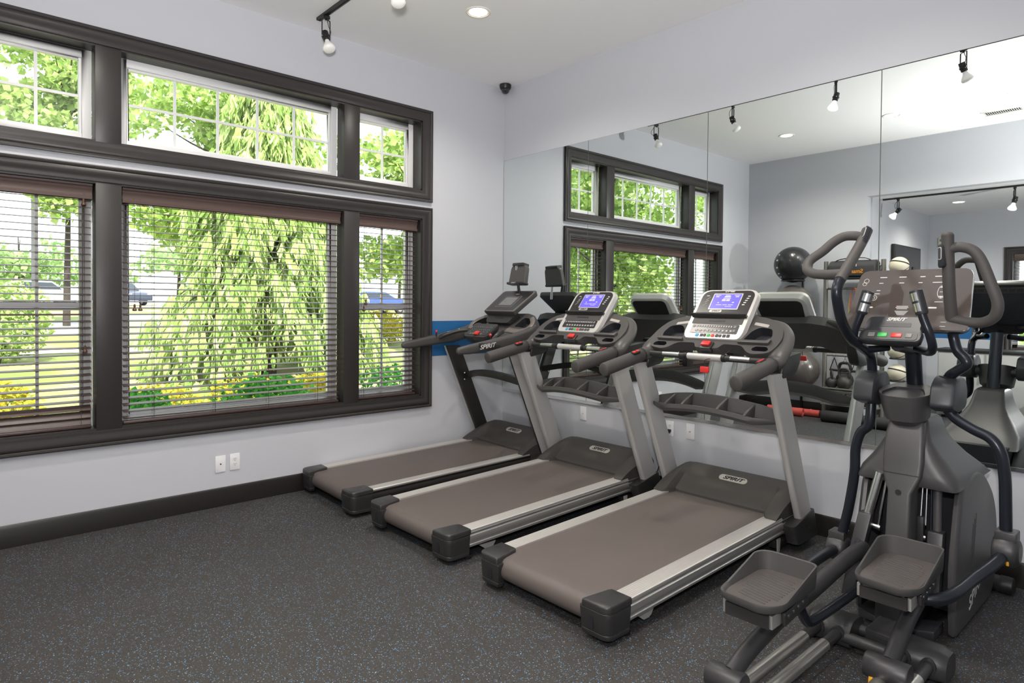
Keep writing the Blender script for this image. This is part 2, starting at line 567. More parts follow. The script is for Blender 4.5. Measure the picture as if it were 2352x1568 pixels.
# wooden venetian blinds
m_valance = mat('wood_valance', (.105, .07, .062), .4)
def blind(label, y0, y1, tilt_from=0, tassels=()):
    t = thing('venetian_blind', label, 'blind', (-.075, (y0+y1)/2, LO[2]), group='wooden venetian blinds of the lower windows')
    w = (y1-y0)/2-.012
    top = LO[3]-LO[2]-.014
    v = MB()
    v.prism([(.030, top-.105), (.040, top-.100), (.043, top-.085), (.034, top-.074), (.036, top-.052), (.046, top-.034), (.040, top-.020), (.050, top-.012), (.050, top), (.020, top), (.020, top-.105)], 'y', -w, w)
    v.build('valance', m_valance, t)
    MB().b2((-.030, -w+.004, top-.05), (.018, w-.004, top)).build('headrail', m_slat, t, smooth=False)
    b = MB()
    z = .058; k = 0; sp = .0445
    while z < top-.10:
        tl = R_(9)
        if k < tilt_from:
            tl = R_((62, 55, 40)[k])
        rot = Matrix.Rotation(tl, 3, 'Y')
        pts = []
        for x in (-.025, -.0125, 0, .0125, .025):
            pts.append((x, .0022-x*x*3.2))
        sec = [(x, zz+.0016) for x, zz in pts]+[(x, zz-.0016) for x, zz in reversed(pts)]
        secs = [[rot @ Vector((x, 0, zz))+Vector((0, yy, z)) for x, zz in sec] for yy in (-w+.006, w-.006)]
        b.loft(secs)
        z += sp; k += 1
    b.build('slats', m_slat, t)
    MB().b2((-.026, -w+.006, .016), (.026, w-.006, .034)).build('bottom_rail', m_slat, t, bevel=.003)
    c = MB()
    xs = [-w*.78, w*.78] if w < .5 else [-w*.76, -w*.25, w*.25, w*.76]
    for x in xs:
        for d in (-.024, .024):
            c.tube([(d, x, .03), (d, x, top-.05)], .0011, 4, caps=False)
        c.tube([(0, x+.01, .03), (0, x+.01, top-.05)], .0011, 4, caps=False)
    c.build('ladder_cords', m_cord, t)
    for yy, zz in tassels:
        q = MB().tube([(.034, yy, zz+.03), (.034, yy, top-.06)], .0012, 5, caps=False)
        co = q.build('pull_cord', m_cord, t)
        MB().lathe([(.002, .036), (.006, .034), (.0075, .022), (.006, .012), (.013, .001), (.015, -.006), (.011, -.011), (.004, -.012)][::-1], 10, Matrix.Translation((.034, yy, zz))).build('tassel', m_tassel, co)
    return t
W1 = (Y3[0][1]-Y3[0][0])/2; W2 = (Y3[1][1]-Y3[1][0])/2; W3 = (Y3[2][1]-Y3[2][0])/2
blind('dark wooden blind of the left lower window, bottom slats tilted shut', *Y3[0], tilt_from=3, tassels=((W1-.06, 1.50), (W1-.055, .53)))
blind('wide dark wooden blind of the middle lower window with two tassels side by side', *Y3[1], tassels=((-W2+.085, .805), (-W2+.12, .805)))
blind('narrow dark wooden blind of the right lower window beside the room corner', *Y3[2], tassels=((-W3+.09, .86), (-W3+.07, .80)))

# wall mirrors in four panels over a chrome channel
xs = [0.004, 1.155, 2.356, 3.561, 4.766]
where = ['frameless mirror panel in the room corner beside the windows', 'second frameless mirror panel from the room corner',
         'third frameless mirror panel from the room corner', 'frameless mirror panel behind the elliptical trainer']
for i in range(4):
    b = MB(); x0, x1 = xs[i]+.0012, xs[i+1]-.0012
    b.m(1).b2((x0, -.0065, .645), (x1, 0, 3.009))
    b.m(0).add([(x0+.0015, -.0066, .6465), (x1-.0015, -.0066, .6465), (x1-.0015, -.0066, 3.0075), (x0+.0015, -.0066, 3.0075)], [(0, 1, 2, 3)])
    tag(b.build('wall_mirror', [m_mirror, m_mirror_edge], smooth=False), where[i], 'mirror', 'mirror panels along the right wall')
b = MB().b2((.004, -.012, .632), (4.766, 0, .648)).b2((.004, -.012, .648), (4.766, -.0085, .655))
tag(b.build('mirror_channel', m_chrome, smooth=False), 'slim chrome channel under the row of wall mirrors', 'mirror trim')
# ---------------------------------------------------------------- ceiling fixtures and wall plates
m_can = mat('can_trim', (.83, .80, .74), .4)
m_canin = mat('can_reflector', (.80, .58, .38), .35)
m_lamp = mat('lamp_glow', (1, 1, 1), .5, emit=((1, .93, .82), 9))
m_lamp_low = mat('bulb_frosted', (.85, .84, .81), .3, emit=((1, .95, .88), .10))
m_lamp_on = mat('bulb_lit', (.9, .88, .84), .3, emit=((1, .9, .75), 1.4))
m_track = mat('track_black', (.012, .012, .013), .4)
m_dome = mat('smoked_dome', (.02, .02, .022), .08, coat=.6)
m_dark = mat('dark_hole', (.01, .01, .01), .8)
CANS = [(1.168, -1.304, H, 'lit recessed ceiling light near the room corner'), (3.57, -1.304, H, None), (1.18, -3.86, H, 'recessed ceiling light of the back row nearest the windows'),
        (2.41, -3.86, H, 'recessed ceiling light in the middle of the back row'), (3.57, -3.92, H, 'recessed ceiling light of the back row nearest the air vent'), (2.45, -6.566, 3.05, 'recessed light in the lower ceiling of the back room')]
def can(x, y, z, label):
    t = thing('recessed_light', label or 'recessed ceiling light over the elliptical trainer', 'ceiling light', (x, y, z), group='recessed ceiling lights')
    MB().loft([[(r*math.cos(2*PI*i/28), r*math.sin(2*PI*i/28), zz) for i in range(28)] for r, zz in ((.098, 0), (.098, -.003), (.094, -.006), (.082, -.006), (.080, -.004), (.080, -.0005))], caps=False).build('trim_ring', m_can, t)
    MB().loft([[(r*math.cos(2*PI*i/28), r*math.sin(2*PI*i/28), zz) for i in range(28)] for r, zz in ((.080, -.004), (.070, -.001))], caps=False).build('reflector', m_canin, t)
    MB().lathe([(.071, -.0015), (.068, -.003), (.03, -.005), (.002, -.0055)][::-1], 28).build('lens', m_lamp, t)
    return t
for c in CANS:
    can(*c)
    light('can_lamp', 'SPOT', (c[0], c[1], c[2]-.03), 100 if c[2] > 3.5 else 85, (1, .93, .84), spot_size=R_(150), spot_blend=.8, shadow_soft_size=.07)

def track(label, x0, x1, y, z, heads, labels):
    t = thing('light_track', label, 'track light', ((x0+x1)/2, y, z))
    w = (x1-x0)/2
    b = MB().b2((-w, -.0175, -.018), (w, .0175, -.0005)).b2((-w, -.0175, -.021), (w, -.006, -.018)).b2((-w, .006, -.021), (w, .0175, -.018))
    b.build('track_rail', m_track, t, smooth=False)
    MB().b2((-w-.012, -.0185, -.022), (-w, .0185, -.0005)).build('end_cap', m_track, t, bevel=.002)
    return t
def head_proto(label, lit, loc, rz, tilt):
    t = thing('track_spotlight', label, 'spotlight', loc, rz, 'track spotlights')
    MB().b2((-.03, -.012, -.026), (.03, .012, -.001)).build('adapter', m_track, t, bevel=.003)
    y = MB()
    y.tube(smooth_path([(-.036, 0, -.175), (-.036, 0, -.05), (-.03, 0, -.036), (0, 0, -.032), (.03, 0, -.036), (.036, 0, -.05), (.036, 0, -.175)], 4), (.002, .006), 6)
    y.tube([(0, 0, -.02), (0, 0, -.038)], .008, 8)
    y.build('yoke', m_track, t)
    R = Matrix.Translation((0, 0, -.165)) @ Matrix.Rotation(R_(tilt), 4, 'X')
    s = MB().lathe([(.024, .045), (.026, .04), (.026, .01), (.031, .006), (.031, -.004), (.026, -.008), (.026, -.03), (.022, -.034)][::-1], 16, R)
    so = s.build('lamp_socket', m_track, t)
    MB().tube([R @ Vector((-.038, 0, 0)), R @ Vector((.038, 0, 0))], .005, 8).build('pivot_screw', m_chrome, so)
    c = MB().tube(smooth_path([(.01, 0, -.022), (.035, .02, -.06), (.06, .025, -.10), (.045, .02, -.135), (.02, .01, -.125)], 5), .0025, 6)
    c.build('lamp_wire', m_track, t)
    MB().lathe([(.016, -.03), (.019, -.045), (.024, -.06), (.040, -.085), (.047, -.10), (.0475, -.108), (.042, -.119), (.028, -.127), (.001, -.130)][::-1], 20, R).build('bulb', m_lamp_on if lit else m_lamp_low, t)
    return t
track('black ceiling track carrying four spotlights, parallel to the mirrors', .245, 4.9, -2.15, H, None, None)
hp = head_proto('black track spotlight nearest the window wall, bulb tilted to the windows', False, (.363, -2.15, H-.019), R_(100), -22)
dup(hp, (1.37, -2.15, H-.019), R_(75), 'black track spotlight second from the window wall')
h3 = head_proto('black track spotlight third from the window wall, bulb glowing', True, (2.452, -2.15, H-.019), R_(60), 14)
dup(hp, (3.50, -2.12, H-.019), R_(40), 'black track spotlight at the far end of the main ceiling track')
track('black ceiling track in the back room beyond the opening', 1.80, 5.2, -5.55, 3.05, None, None)
h4 = head_proto('lit track spotlight at the end of the back room track', True, (1.98, -5.55, 3.031), R_(90), 42)
dup(h3, (3.27, -5.56, 3.031), R_(70), 'lit track spotlight second on the back room track')

# dome camera in the corner
t = thing('dome_camera', 'small black security dome camera on the ceiling in the room corner', 'security camera', (.105, -.085, H))
MB().lathe([(.042, -.05), (.052, -.046), (.058, -.03), (.060, -.006), (.056, -.0005)], 24).build('camera_base', m_track, t)
MB().lathe([(.002, -.095), (.018, -.092), (.032, -.082), (.041, -.065), (.042, -.048)], 24).build('dome', m_dome, t)
# air vent
t = thing('air_vent', 'white slotted ceiling air vent behind the recessed lights', 'vent', (3.32, -4.56, H))
b = MB()
for lo, hi in (((-.19, -.09, -.012), (.19, -.07, -.0005)), ((-.19, .07, -.012), (.19, .09, -.0005)), ((-.19, -.07, -.012), (-.17, .07, -.0005)), ((.17, -.07, -.012), (.19, .07, -.0005))):
    b.b2(lo, hi)
b.build('vent_frame', m_can, t, bevel=.002)
MB().b2((-.172, -.072, -.003), (.172, .072, -.0005)).build('backing', m_dark, t, smooth=False)
b = MB()
for i in range(17):
    b.box((-.16+i*.02, 0, -.007), (.011, .14, .0015), Matrix.Rotation(R_(35), 3, 'Y'))
b.build('louvres', m_can, t, smooth=False)

# wall plates
def plate(name, label, M, kind, cat='outlet', plug=False):
    t = thing(name, label, cat, M.translation, 0)
    M2 = M.copy(); M2.translation = (0, 0, 0)
    b = MB().plate(M2, rrect(.074, .124, .004, 2), .0005, .006)
    b.build('cover_plate', m_plate, t, bevel=.002)
    if kind == 'duplex':
        b = MB()
        for s in (-1, 1):
            b.plate(M2, [(x, y+s*.0195) for x, y in rrect(.034, .029, .012, 4)], .006, .0072)
        b.build('receptacle', m_plate, t)
        d = MB()
        for s in (-1, 1):
            for x, h in ((-.0062, .008), (.0062, .0095)):
                d.plate(M2, [(px_+x, py_+s*.0195+.004) for px_, py_ in rrect(.0022, h, .0005, 1)], .0072, .0076)
            d.plate(M2, [(px_, py_+s*.0195-.008) for px_, py_ in rrect(.005, .005, .0024, 3)], .0072, .0076)
        d.build('slots', m_dark, t, smooth=False)
        if plug:
            p = MB().plate(M2, [(x, y-.0195) for x, y in rpoly([(-.016, .014), (.016, .014), (.016, -.004), (.005, -.02), (-.005, -.02), (-.016, -.004)], .004)], .0076, .03)
            p.tube([M2 @ Vector(q) for q in smooth_path([(0, -.035, .02), (-.003, -.06, .022), (-.02, -.14, .03), (-.06, -.30, .05), (-.12, -.46, .06)], 5)], .004, 7)
            p.build('plug', m_black, t, bevel=0)
    elif kind == 'coax':
        MB().lathe([(.0055, .006), (.0055, .009), (.004, .009), (.004, .017), (.001, .017)], 10, M2).build('coax_jack', m_chrome, t)
    else:
        MB().lathe([(.005, .006), (.005, .010), (.001, .0105)], 10, M2).build('phone_jack', m_dark, t)
    return t
ML = lambda y, z: fr((0, y, z), (0, 1, 0), (0, 0, 1))
MR = lambda x, z: fr((x, 0, z), (1, 0, 0), (0, 0, 1))
plate('jack_plate', 'white blank plate with a small jack under the windows, left of the outlet', ML(-2.808, .316), 'jack', 'wall plate')
plate('wall_outlet', 'white duplex outlet on the window wall under the middle window', ML(-2.704, .318), 'duplex')
plate('jack_plate', 'white plate with a metal jack on the mirror wall behind the middle treadmill', MR(1.12, .54), 'coax', 'wall plate')
plate('wall_outlet', 'white duplex outlet under the mirrors with a black plug in it', MR(2.045, .54), 'duplex', plug=True)
plate('coax_plate', 'white plate with a bright coax jack under the mirrors behind the right treadmill', MR(2.235, .542), 'coax', 'wall plate')
# ---------------------------------------------------------------- outside
def leaf_mat(name, c1, c2, c3, tr=.45):
    m = bpy.data.materials.new(name); m.use_nodes = True
    nt = m.node_tree; nt.nodes.clear(); L = nt.links.new
    o = nt.nodes.new('ShaderNodeOutputMaterial'); d = nt.nodes.new('ShaderNodeBsdfDiffuse'); t = nt.nodes.new('ShaderNodeBsdfTranslucent')
    mx = nt.nodes.new('ShaderNodeMixShader'); mx.inputs[0].default_value = tr
    g = nt.nodes.new('ShaderNodeNewGeometry'); r = nt.nodes.new('ShaderNodeValToRGB')
    r.color_ramp.elements[0].color = (*lin(c1), 1); r.color_ramp.elements[1].color = (*lin(c3), 1)
    e = r.color_ramp.elements.new(.5); e.color = (*lin(c2), 1)
    L(g.outputs['Random Per Island'], r.inputs[0]); L(r.outputs[0], d.inputs[0]); L(r.outputs[0], t.inputs[0])
    L(d.outputs[0], mx.inputs[1]); L(t.outputs[0], mx.inputs[2]); L(mx.outputs[0], o.inputs[0])
    return m
m_leaf = leaf_mat('maple_leaves', '#7d9c4e', '#a3bd68', '#ccdb98')
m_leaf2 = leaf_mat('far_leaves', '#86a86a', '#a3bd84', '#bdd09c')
m_con = leaf_mat('conifer_needles', '#86a45a', '#adc478', '#d5e0a6', .35)
m_shrub = leaf_mat('shrub_leaves', '#3a7a30', '#4f973f', '#74b255', .3)
m_gold = leaf_mat('golden_leaves', '#a89a32', '#c8b648', '#8fa640', .35)
m_bark = mat('bark', (.055, .042, .032), .9, bump=(14, .8), var=(6, .4))
m_lawn = mat('lawn', (.20, .26, .06), .95, var=(.55, .5))
nt = m_lawn.node_tree
_t2 = nt.nodes.new('ShaderNodeTexNoise'); _t2.inputs['Scale'].default_value = .28; _t2.inputs['Detail'].default_value = 6
_m2 = nt.nodes.new('ShaderNodeMixRGB'); _m2.inputs[2].default_value = (.52, .42, .22, 1)
_rp = nt.nodes.new('ShaderNodeValToRGB'); _rp.color_ramp.elements[0].position = .48; _rp.color_ramp.elements[1].position = .62
_tc = nt.nodes.new('ShaderNodeTexCoord'); nt.links.new(_tc.outputs['Object'], _t2.inputs['Vector'])
nt.links.new(_t2.outputs['Fac'], _rp.inputs[0]); nt.links.new(_rp.outputs[0], _m2.inputs[0])
_b = nt.nodes['Principled BSDF']; _old = _b.inputs['Base Color'].links[0].from_socket
nt.links.new(_old, _m2.inputs[1]); nt.links.new(_m2.outputs[0], _b.inputs['Base Color'])
m_road = mat('asphalt', (.30, .30, .31), .9, var=(3, .15))
m_concrete = mat('concrete', (.62, .60, .56), .9, var=(4, .1))

def gz(x):
    """ground height outside: it climbs away from the building"""
    return -.25+.033*min(45, max(0, -x))
b = MB()
for x0, x1 in ((-.2, -45), (-45, -110)):
    b.add([(x0, -70, gz(x0)), (x0, 90, gz(x0)), (x1, 90, gz(x1)), (x1, -70, gz(x1))], [(0, 1, 2, 3)])
tag(struct(b.build('ground', m_lawn, smooth=False)), 'mown lawn with dry patches outside the windows', 'lawn')
b = MB(); b.add([(-20, -70, gz(-20)+.02), (-20, 90, gz(-20)+.02), (-27, 90, gz(-27)+.02), (-27, -70, gz(-27)+.02)], [(0, 1, 2, 3)])
tag(struct(b.build('road', m_road, smooth=False)), 'pale grey road crossing behind the lawn', 'road')
b = MB(); b.add([(-14.2, -70, gz(-14.2)+.02), (-14.2, 90, gz(-14.2)+.02), (-15.6, 90, gz(-15.6)+.02), (-15.6, -70, gz(-15.6)+.02)], [(0, 1, 2, 3)])
tag(struct(b.build('footpath', m_concrete, smooth=False)), 'pale concrete footpath across the lawn', 'path')
b = MB(); b.add([(-46, -40, gz(-46)+.02), (-46, 70, gz(-46)+.02), (-64, 70, gz(-64)+.02), (-64, -40, gz(-64)+.02)], [(0, 1, 2, 3)])
tag(struct(b.build('parking_lot', m_road, smooth=False)), 'grey parking lot beyond the road', 'parking lot')

def leaves(name, blobs, n, size, m, parent, rnd, droop=0., long=1., shell=.55):
    """leaf cards spread through ellipsoid blobs ((c),(r))"""
    b = MB()
    wts = [r[0]*r[1]*r[2] for _, r in blobs]; tot = sum(wts)
    for (c, r), w in zip(blobs, wts):
        for _ in range(max(20, int(n*w/tot))):
            u = rnd.uniform(-1, 1); a = rnd.uniform(0, 2*PI); k = rnd.uniform(shell, 1)**.6
            s = math.sqrt(1-u*u)
            p = Vector((c[0]+r[0]*k*s*math.cos(a), c[1]+r[1]*k*s*math.sin(a), c[2]+r[2]*k*u))
            if droop:
                d1 = Vector((rnd.gauss(0, .3), rnd.gauss(0, .3), -1)).normalized()
            else:
                d1 = Vector((rnd.gauss(0, 1), rnd.gauss(0, 1), rnd.gauss(-.3, .7))).normalized()
            d2 = d1.cross(Vector((rnd.gauss(0, 1), rnd.gauss(0, 1), rnd.gauss(0, 1)))).normalized()
            q = size*rnd.uniform(.6, 1.35)
            l, w2 = q*long, q*.42
            n3 = d1.cross(d2)*q*.12
            b.add([p, p+d1*l*.45+d2*w2+n3, p+d1*l, p+d1*l*.45-d2*w2+n3], [(0, 1, 2, 3)])
    return b.build(name, m, parent, smooth=False)

def tree(label, x, y, h, crown, seed, n=7000, leaf=.17, m=None, trunk_r=.13, z=None, cat='tree', group='broadleaf trees outside the windows'):
    """broadleaf tree; crown: list of (dx,dy,z,rx,rz)"""
    rnd = random.Random(seed)
    z0 = gz(x) if z is None else z
    t = thing('broadleaf_tree', label, cat, (x, y, z0), group=group)
    b = MB(); b.tube(smooth_path([(0, 0, -.1), (.05, .04, h*.25), (-.05, .1, h*.5), (.05, .0, h*.8)], 4), [trunk_r*(1-.8*i/12) for i in range(13)], 8)
    for i in range(9):
        a = rnd.uniform(0, 2*PI); zz = h*rnd.uniform(.3, .7); l = h*rnd.uniform(.16, .32)
        b.tube([(0, .05, zz), (math.cos(a)*l*.5, math.sin(a)*l*.5, zz+l*.25), (math.cos(a)*l, math.sin(a)*l, zz+l*.55)], [trunk_r*.35, trunk_r*.22, trunk_r*.08], 5)
    b.build('trunk', m_bark, t)
    blobs = []
    for dx, dy, cz, rx, rz in crown:
        for _ in range(14):
            a = rnd.uniform(0, 2*PI); k = rnd.uniform(.25, .95); u = rnd.uniform(-.9, .9)
            s = math.sqrt(1-u*u)*k
            q = rnd.uniform(.28, .48)
            blobs.append(((dx+rx*s*math.cos(a), dy+rx*s*math.sin(a), cz+rz*u*k), (rx*q, rx*q, rz*q*.8)))
    leaves('foliage', blobs, n, leaf, m or m_leaf, t, rnd, shell=.2)
    return t

def weeping(label, x, y, h, r, seed):
    """tall weeping conifer: arching limbs hung with drooping sprays"""
    rnd = random.Random(seed)
    z0 = gz(x)
    t = thing('weeping_conifer', label, 'tree', (x, y, z0))
    MB().tube(smooth_path([(0, 0, -.1), (.05, .03, h*.4), (-.04, .05, h*.75), (.02, .08, h*.98)], 5), [.17*(1-.9*i/15) for i in range(16)], 8).build('trunk', m_bark, t)
    limbs = MB(); sp = MB()
    for i in range(210):
        f = (i+rnd.random())/210
        zz = h*(.10+.88*f)
        a = rnd.uniform(0, 2*PI)
        l = r*(1.02-.80*f)*rnd.uniform(.7, 1.1)
        p0 = Vector((0, 0, zz)); d = Vector((math.cos(a), math.sin(a), 0))
        path = smooth_path([p0, p0+d*l*.4+Vector((0, 0, .10*l)), p0+d*l*.8+Vector((0, 0, -.08*l)), p0+d*l+Vector((0, 0, -.42*l))], 5)
        limbs.tube(path, [.022*(1-.8*k/(len(path)-1)) for k in range(len(path))], 4)
        for q in path[2:]:
            for _ in range(5):
                s = q+Vector((rnd.gauss(0, .12), rnd.gauss(0, .12), rnd.gauss(0, .05)))
                ln = rnd.uniform(.20, .55)
                w = rnd.uniform(.03, .06)
                dr = Vector((d.x*.18+rnd.gauss(0, .10), d.y*.18+rnd.gauss(0, .10), -1)).normalized()
                sd = dr.cross(Vector((rnd.gauss(0, 1), rnd.gauss(0, 1), 0))).normalized()
                # a hanging spray: a strip that narrows to its tip, with side sprigs
                e = [s+sd*w*.4, s-sd*w*.4, s+dr*ln*.4-sd*w*1.15, s+dr*ln-sd*.004, s+dr*ln*1.02+sd*.004, s+dr*ln*.4+sd*w*1.15]
                sp.add(e, [(0, 1, 2, 5), (5, 2, 3, 4)])
                n2 = dr.cross(sd)
                for side in (-1, 1):
                    e0 = s+dr*ln*rnd.uniform(.15, .5)
                    e1 = e0+(dr*.75+n2*side*.5).normalized()*ln*.5
                    sp.add([e0+sd*w*.3, e0-sd*w*.3, e1-sd*w*.55, e1+dr*.06, e1+sd*w*.55], [(0, 1, 2, 3, 4)])
    limbs.build('limbs', m_bark, t)
    sp.build('needle_sprays', m_con, t, smooth=False)
    return t
weeping('tall weeping conifer with hanging pale green sprays on the lawn', -8.3, .80, 6.2, 2.35, 5)
# broadleaf trees seen straight through the windows
tree('leafy green tree behind the weeping conifers', -16.5, 2.4, 9.5, [(0, 0, 4.2, 3.0, 2.4), (.3, .2, 6.8, 2.8, 2.4), (0, 1.6, 5.4, 2.4, 2.8)], 1, 11000, .24)
tree('leafy tree whose branches reach into the left windows', -24.5, -.6, 12.5, [(0, 0, 6.2, 2.1, 2.6), (.2, .7, 9.3, 2.5, 2.6), (-.5, -1.5, 8.2, 1.5, 1.1)], 2, 6500, .27)
tree('leafy tree to the right of the tall weeping conifer', -10.5, 6.4, 8.0, [(0, 0, 3.6, 2.6, 2.0), (0, 0, 5.8, 2.4, 2.2)], 3, 8500, .21)
tree('leafy tree far right beyond the lawn', -15.5, 13.2, 9.0, [(0, 0, 4.4, 3.0, 2.6), (0, 0, 6.9, 2.6, 2.2)], 4, 5500, .26)
# trees seen only in the mirrors
tree('leafy tree close to the building seen in the mirror, nearest one', -5.2, -8.3, 7.5, [(0, 0, 2.5, 2.4, 1.8), (0, 0, 4.6, 2.5, 2.2)], 6, 12000, .15)
tree('leafy tree seen in the mirror behind the nearest tree', -11.2, -13.8, 9.0, [(0, 0, 3.0, 3.2, 2.6), (0, 0, 6.0, 3.0, 2.6)], 7, 9000, .2)
tree('leafy tree seen in the mirror beside the right edge of the windows', -3.4, -13.9, 8.0, [(0, 0, 2.8, 2.5, 2.2), (0, 0, 5.2, 2.4, 2.2)], 8, 9000, .17)
tree('leafy tree in the mirror between the far trees', -14.2, -6.6, 9.0, [(0, 0, 3.4, 3.0, 2.6), (0, 0, 6.2, 2.8, 2.6)], 9, 7000, .22)
# far tree line
for i, (x, y, hh) in enumerate(((-74, -10, 9.5), (-88, 3, 9.5), (-73, 16, 9.5), (-88, 30, 11), (-72, 44, 11), (-60, 58, 11), (-86, -24, 10), (-60, -40, 10))):
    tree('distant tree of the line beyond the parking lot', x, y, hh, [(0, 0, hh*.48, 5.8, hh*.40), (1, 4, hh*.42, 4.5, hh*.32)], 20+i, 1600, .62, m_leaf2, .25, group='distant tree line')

def shrub(label, x, y, r, h, m, seed, n=1500, leaf=.07, cat='shrub', name='garden_shrub', group=None, droop=0):
    rnd = random.Random(seed)
    t = thing(name, label, cat, (x, y, gz(x)), group=group)
    b = MB()
    for i in range(6):
        a = i*1.05; b.tube([(0, 0, -.03), (math.cos(a)*r*.4, math.sin(a)*r*.4, h*.6)], [.014, .006], 5)
    b.build('stems', m_bark, t)
    leaves('foliage', [((0, 0, h*.5), (r, r, h*.5)), ((r*.3, -r*.2, h*.55), (r*.6, r*.6, h*.42)), ((-r*.3, .25*r, h*.5), (r*.65, r*.6, h*.45))], n, leaf, m, t, rnd, shell=.5, droop=droop)
    return t
shrub('round dark green shrub below the middle window', -2.1, -1.62, .62, .92, m_shrub, 31, 2600)
shrub('dark green shrub below the left end of the middle window', -2.6, -2.85, .50, .78, m_shrub, 32, 2000)
shrub('yellow green shrub at the right end of the middle window', -2.9, -.72, .45, .80, m_gold, 33, 1500)
shrub('grey green shrub outside the right window', -2.1, -.02, .55, .95, m_shrub, 34, 1500, .06)
shrub('golden low shrub between the two dark green shrubs', -3.9, -2.35, .62, .60, m_gold, 35, 1700, .06)
shrub('golden low shrub behind the round dark green one', -4.5, -.95, .62, .55, m_gold, 39, 1400, .06)
shrub('light green shrub under the left window', -4.2, -3.95, .55, .75, m_gold, 36, 1300, .07)
shrub('tall yellow green bush in the left window', -12.5, -3.35, 1.0, 1.9, m_con, 37, 2600, .12)
shrub('yellow bush beside the road, outside the right window', -13.5, 6.3, 1.2, 1.1, m_gold, 38, 1800, .12)

# parked cars, lamp post, utility box
def car(label, x, y, rz, paint, suv=True):
    t = thing('parked_car', label, 'car', (x, y, gz(x)+.02), rz, 'cars in the parking lot')
    zr = 1.66 if suv else 1.44
    side = rpoly([(-2.25, .35), (-2.3, .8), (-2.2, 1.02 if suv else .95), (-1.75, zr-.08), (-1.5, zr), (.3, zr), (1.05, 1.06), (1.95, .95), (2.28, .75), (2.28, .35)], .12)
    b = MB()
    secs = []
    for yy, k in ((-.92, .93), (-.86, .99), (-.5, 1), (.5, 1), (.86, .99), (.92, .93)):
        secs.append([(px_, yy*(1-.16*max(0, (pz-1.0)/.66)), .35+(pz-.35)*k) for px_, pz in side])
    b.loft(secs); b.build('car_body', paint, t)
    g = MB()
    win = rpoly([(-1.78, 1.06), (-1.5, zr-.10), (.25, zr-.10), (.85, 1.08)], .06)
    for s in (-1, 1):
        g.loft([[(px_, s*(.925-.16*max(0, (pz-1.0)/.66)*.92), pz) for px_, pz in win], [(px_, s*(.90-.16*max(0, (pz-1.0)/.66)*.92), pz) for px_, pz in win]])
    g.loft([[(1.07, -.72, 1.075), (1.07, .72, 1.075), (.42, .64, zr-.06), (.42, -.64, zr-.06)], [(1.02, -.72, 1.07), (1.02, .72, 1.07), (.38, .64, zr-.08), (.38, -.64, zr-.08)]])
    g.build('windows', m_carglass, t, smooth=False)
    for wx in (-1.4, 1.42):
        for s in (-1, 1):
            M = Matrix.Translation((wx, s*.80, .34)) @ Matrix.Rotation(R_(90), 4, 'X')
            wb = MB().lathe([(.20, -.11), (.34, -.11), (.345, 0), (.34, .11), (.20, .11)], 18, M).build('wheel', m_tyre, t)
            MB().lathe([(.21, -.115), (.21, .115)], 14, M).build('hub', m_rim, wb)
    for s in (-1, 1):
        MB().b2((2.2, s*.72-.13, .72), (2.285, s*.72+.13, .84)).build('headlight', m_lens, t, smooth=False)
    return t
m_carglass = mat('car_glass', (.03, .04, .05), .08)
m_tyre = mat('tyre', (.02, .02, .02), .8)
m_rim = mat('rim', (.5, .5, .52), .3, .8)
m_lens = mat('headlamp', (.8, .82, .85), .1)
car('white sports utility vehicle parked beyond the road', -50.5, 1.35, R_(108), mat('car_white', (.80, .80, .82), .2, coat=.6))
car('dark blue car parked facing the road beside the white one', -48.5, 5.7, R_(22), mat('car_navy', (.02, .03, .07), .2, coat=.6))
car('bright blue car behind the trees to the right', -33, 17.6, R_(98), mat('car_blue', (.02, .06, .35), .2, coat=.6), False)
m_pole = mat('lamp_post_metal', (.09, .09, .10), .5)
t = thing('street_lamp', 'tall dark parking lot lamp post behind the cars', 'lamp post', (-47.5, .55, gz(-47.5)))
MB().tube([(0, 0, 0), (0, 0, 6.9)], .09, 8).build('pole', m_pole, t)
MB().b2((-.15, -.1, 6.85), (.15, 1.0, 7.0)).build('lamp_head', m_pole, t, bevel=.02)
t = thing('transformer_box', 'pale green utility box on the lawn left of the conifers', 'utility box', (-14.0, -.15, gz(-14)))
MB().b2((-.5, -.7, 0), (.5, .7, .12)).build('pad', m_concrete, t, smooth=False)
MB().prism([(-.42, .12), (.42, .12), (.42, .85), (-.42, 1.0)], 'y', -.6, .6).build('cabinet', mat('utility_green', (.30, .36, .26), .6), t, bevel=.02)
# the lit world behind the back room's window
tree('bright green tree outside the back room window', 4.2, -14, 7, [(0, 0, 2.0, 3.0, 1.8), (0, 0, 4.4, 3.0, 2.2)], 61, 2600, .22, z=-.3)
# ---------------------------------------------------------------- treadmills
m_belt = mat('treadmill_belt', (.112, .092, .084), .5, bump=(300, .25), var=(5, .10))
m_alu = mat('brushed_aluminium', (.62, .60, .58), .34, .85, bump=(60, .05))
m_alu_rail = mat('ridged_aluminium', (.66, .63, .60), .42, .7)
m_silver = mat('silver_paint', (.50, .49, .48), .38, .35)
m_silverlt = mat('silver_bezel', (.60, .58, .56), .35, .35)
m_graph = mat('graphite_plastic', (.060, .056, .055), .48, bump=(500, .15))
m_graph2 = mat('satin_graphite', (.085, .080, .077), .40, .15)
m_dkmetal = mat('dark_coated_metal', (.030, .027, .025), .38, .3)
m_rubber = mat('grip_rubber', (.060, .054, .052), .6)
m_hood = mat('textured_hood', (.052, .047, .043), .58, bump=(700, .5), var=(9, .15))
m_cap = mat('end_cap_plastic', (.028, .027, .027), .38)
m_pocket = mat('pocket_dark', (.016, .017, .022), .45)
m_face = mat('console_face', (.022, .020, .020), .28)
m_lcd = mat('lcd_blue', (.10, .09, .5), .3, emit=((.09, .06, .70), .9))
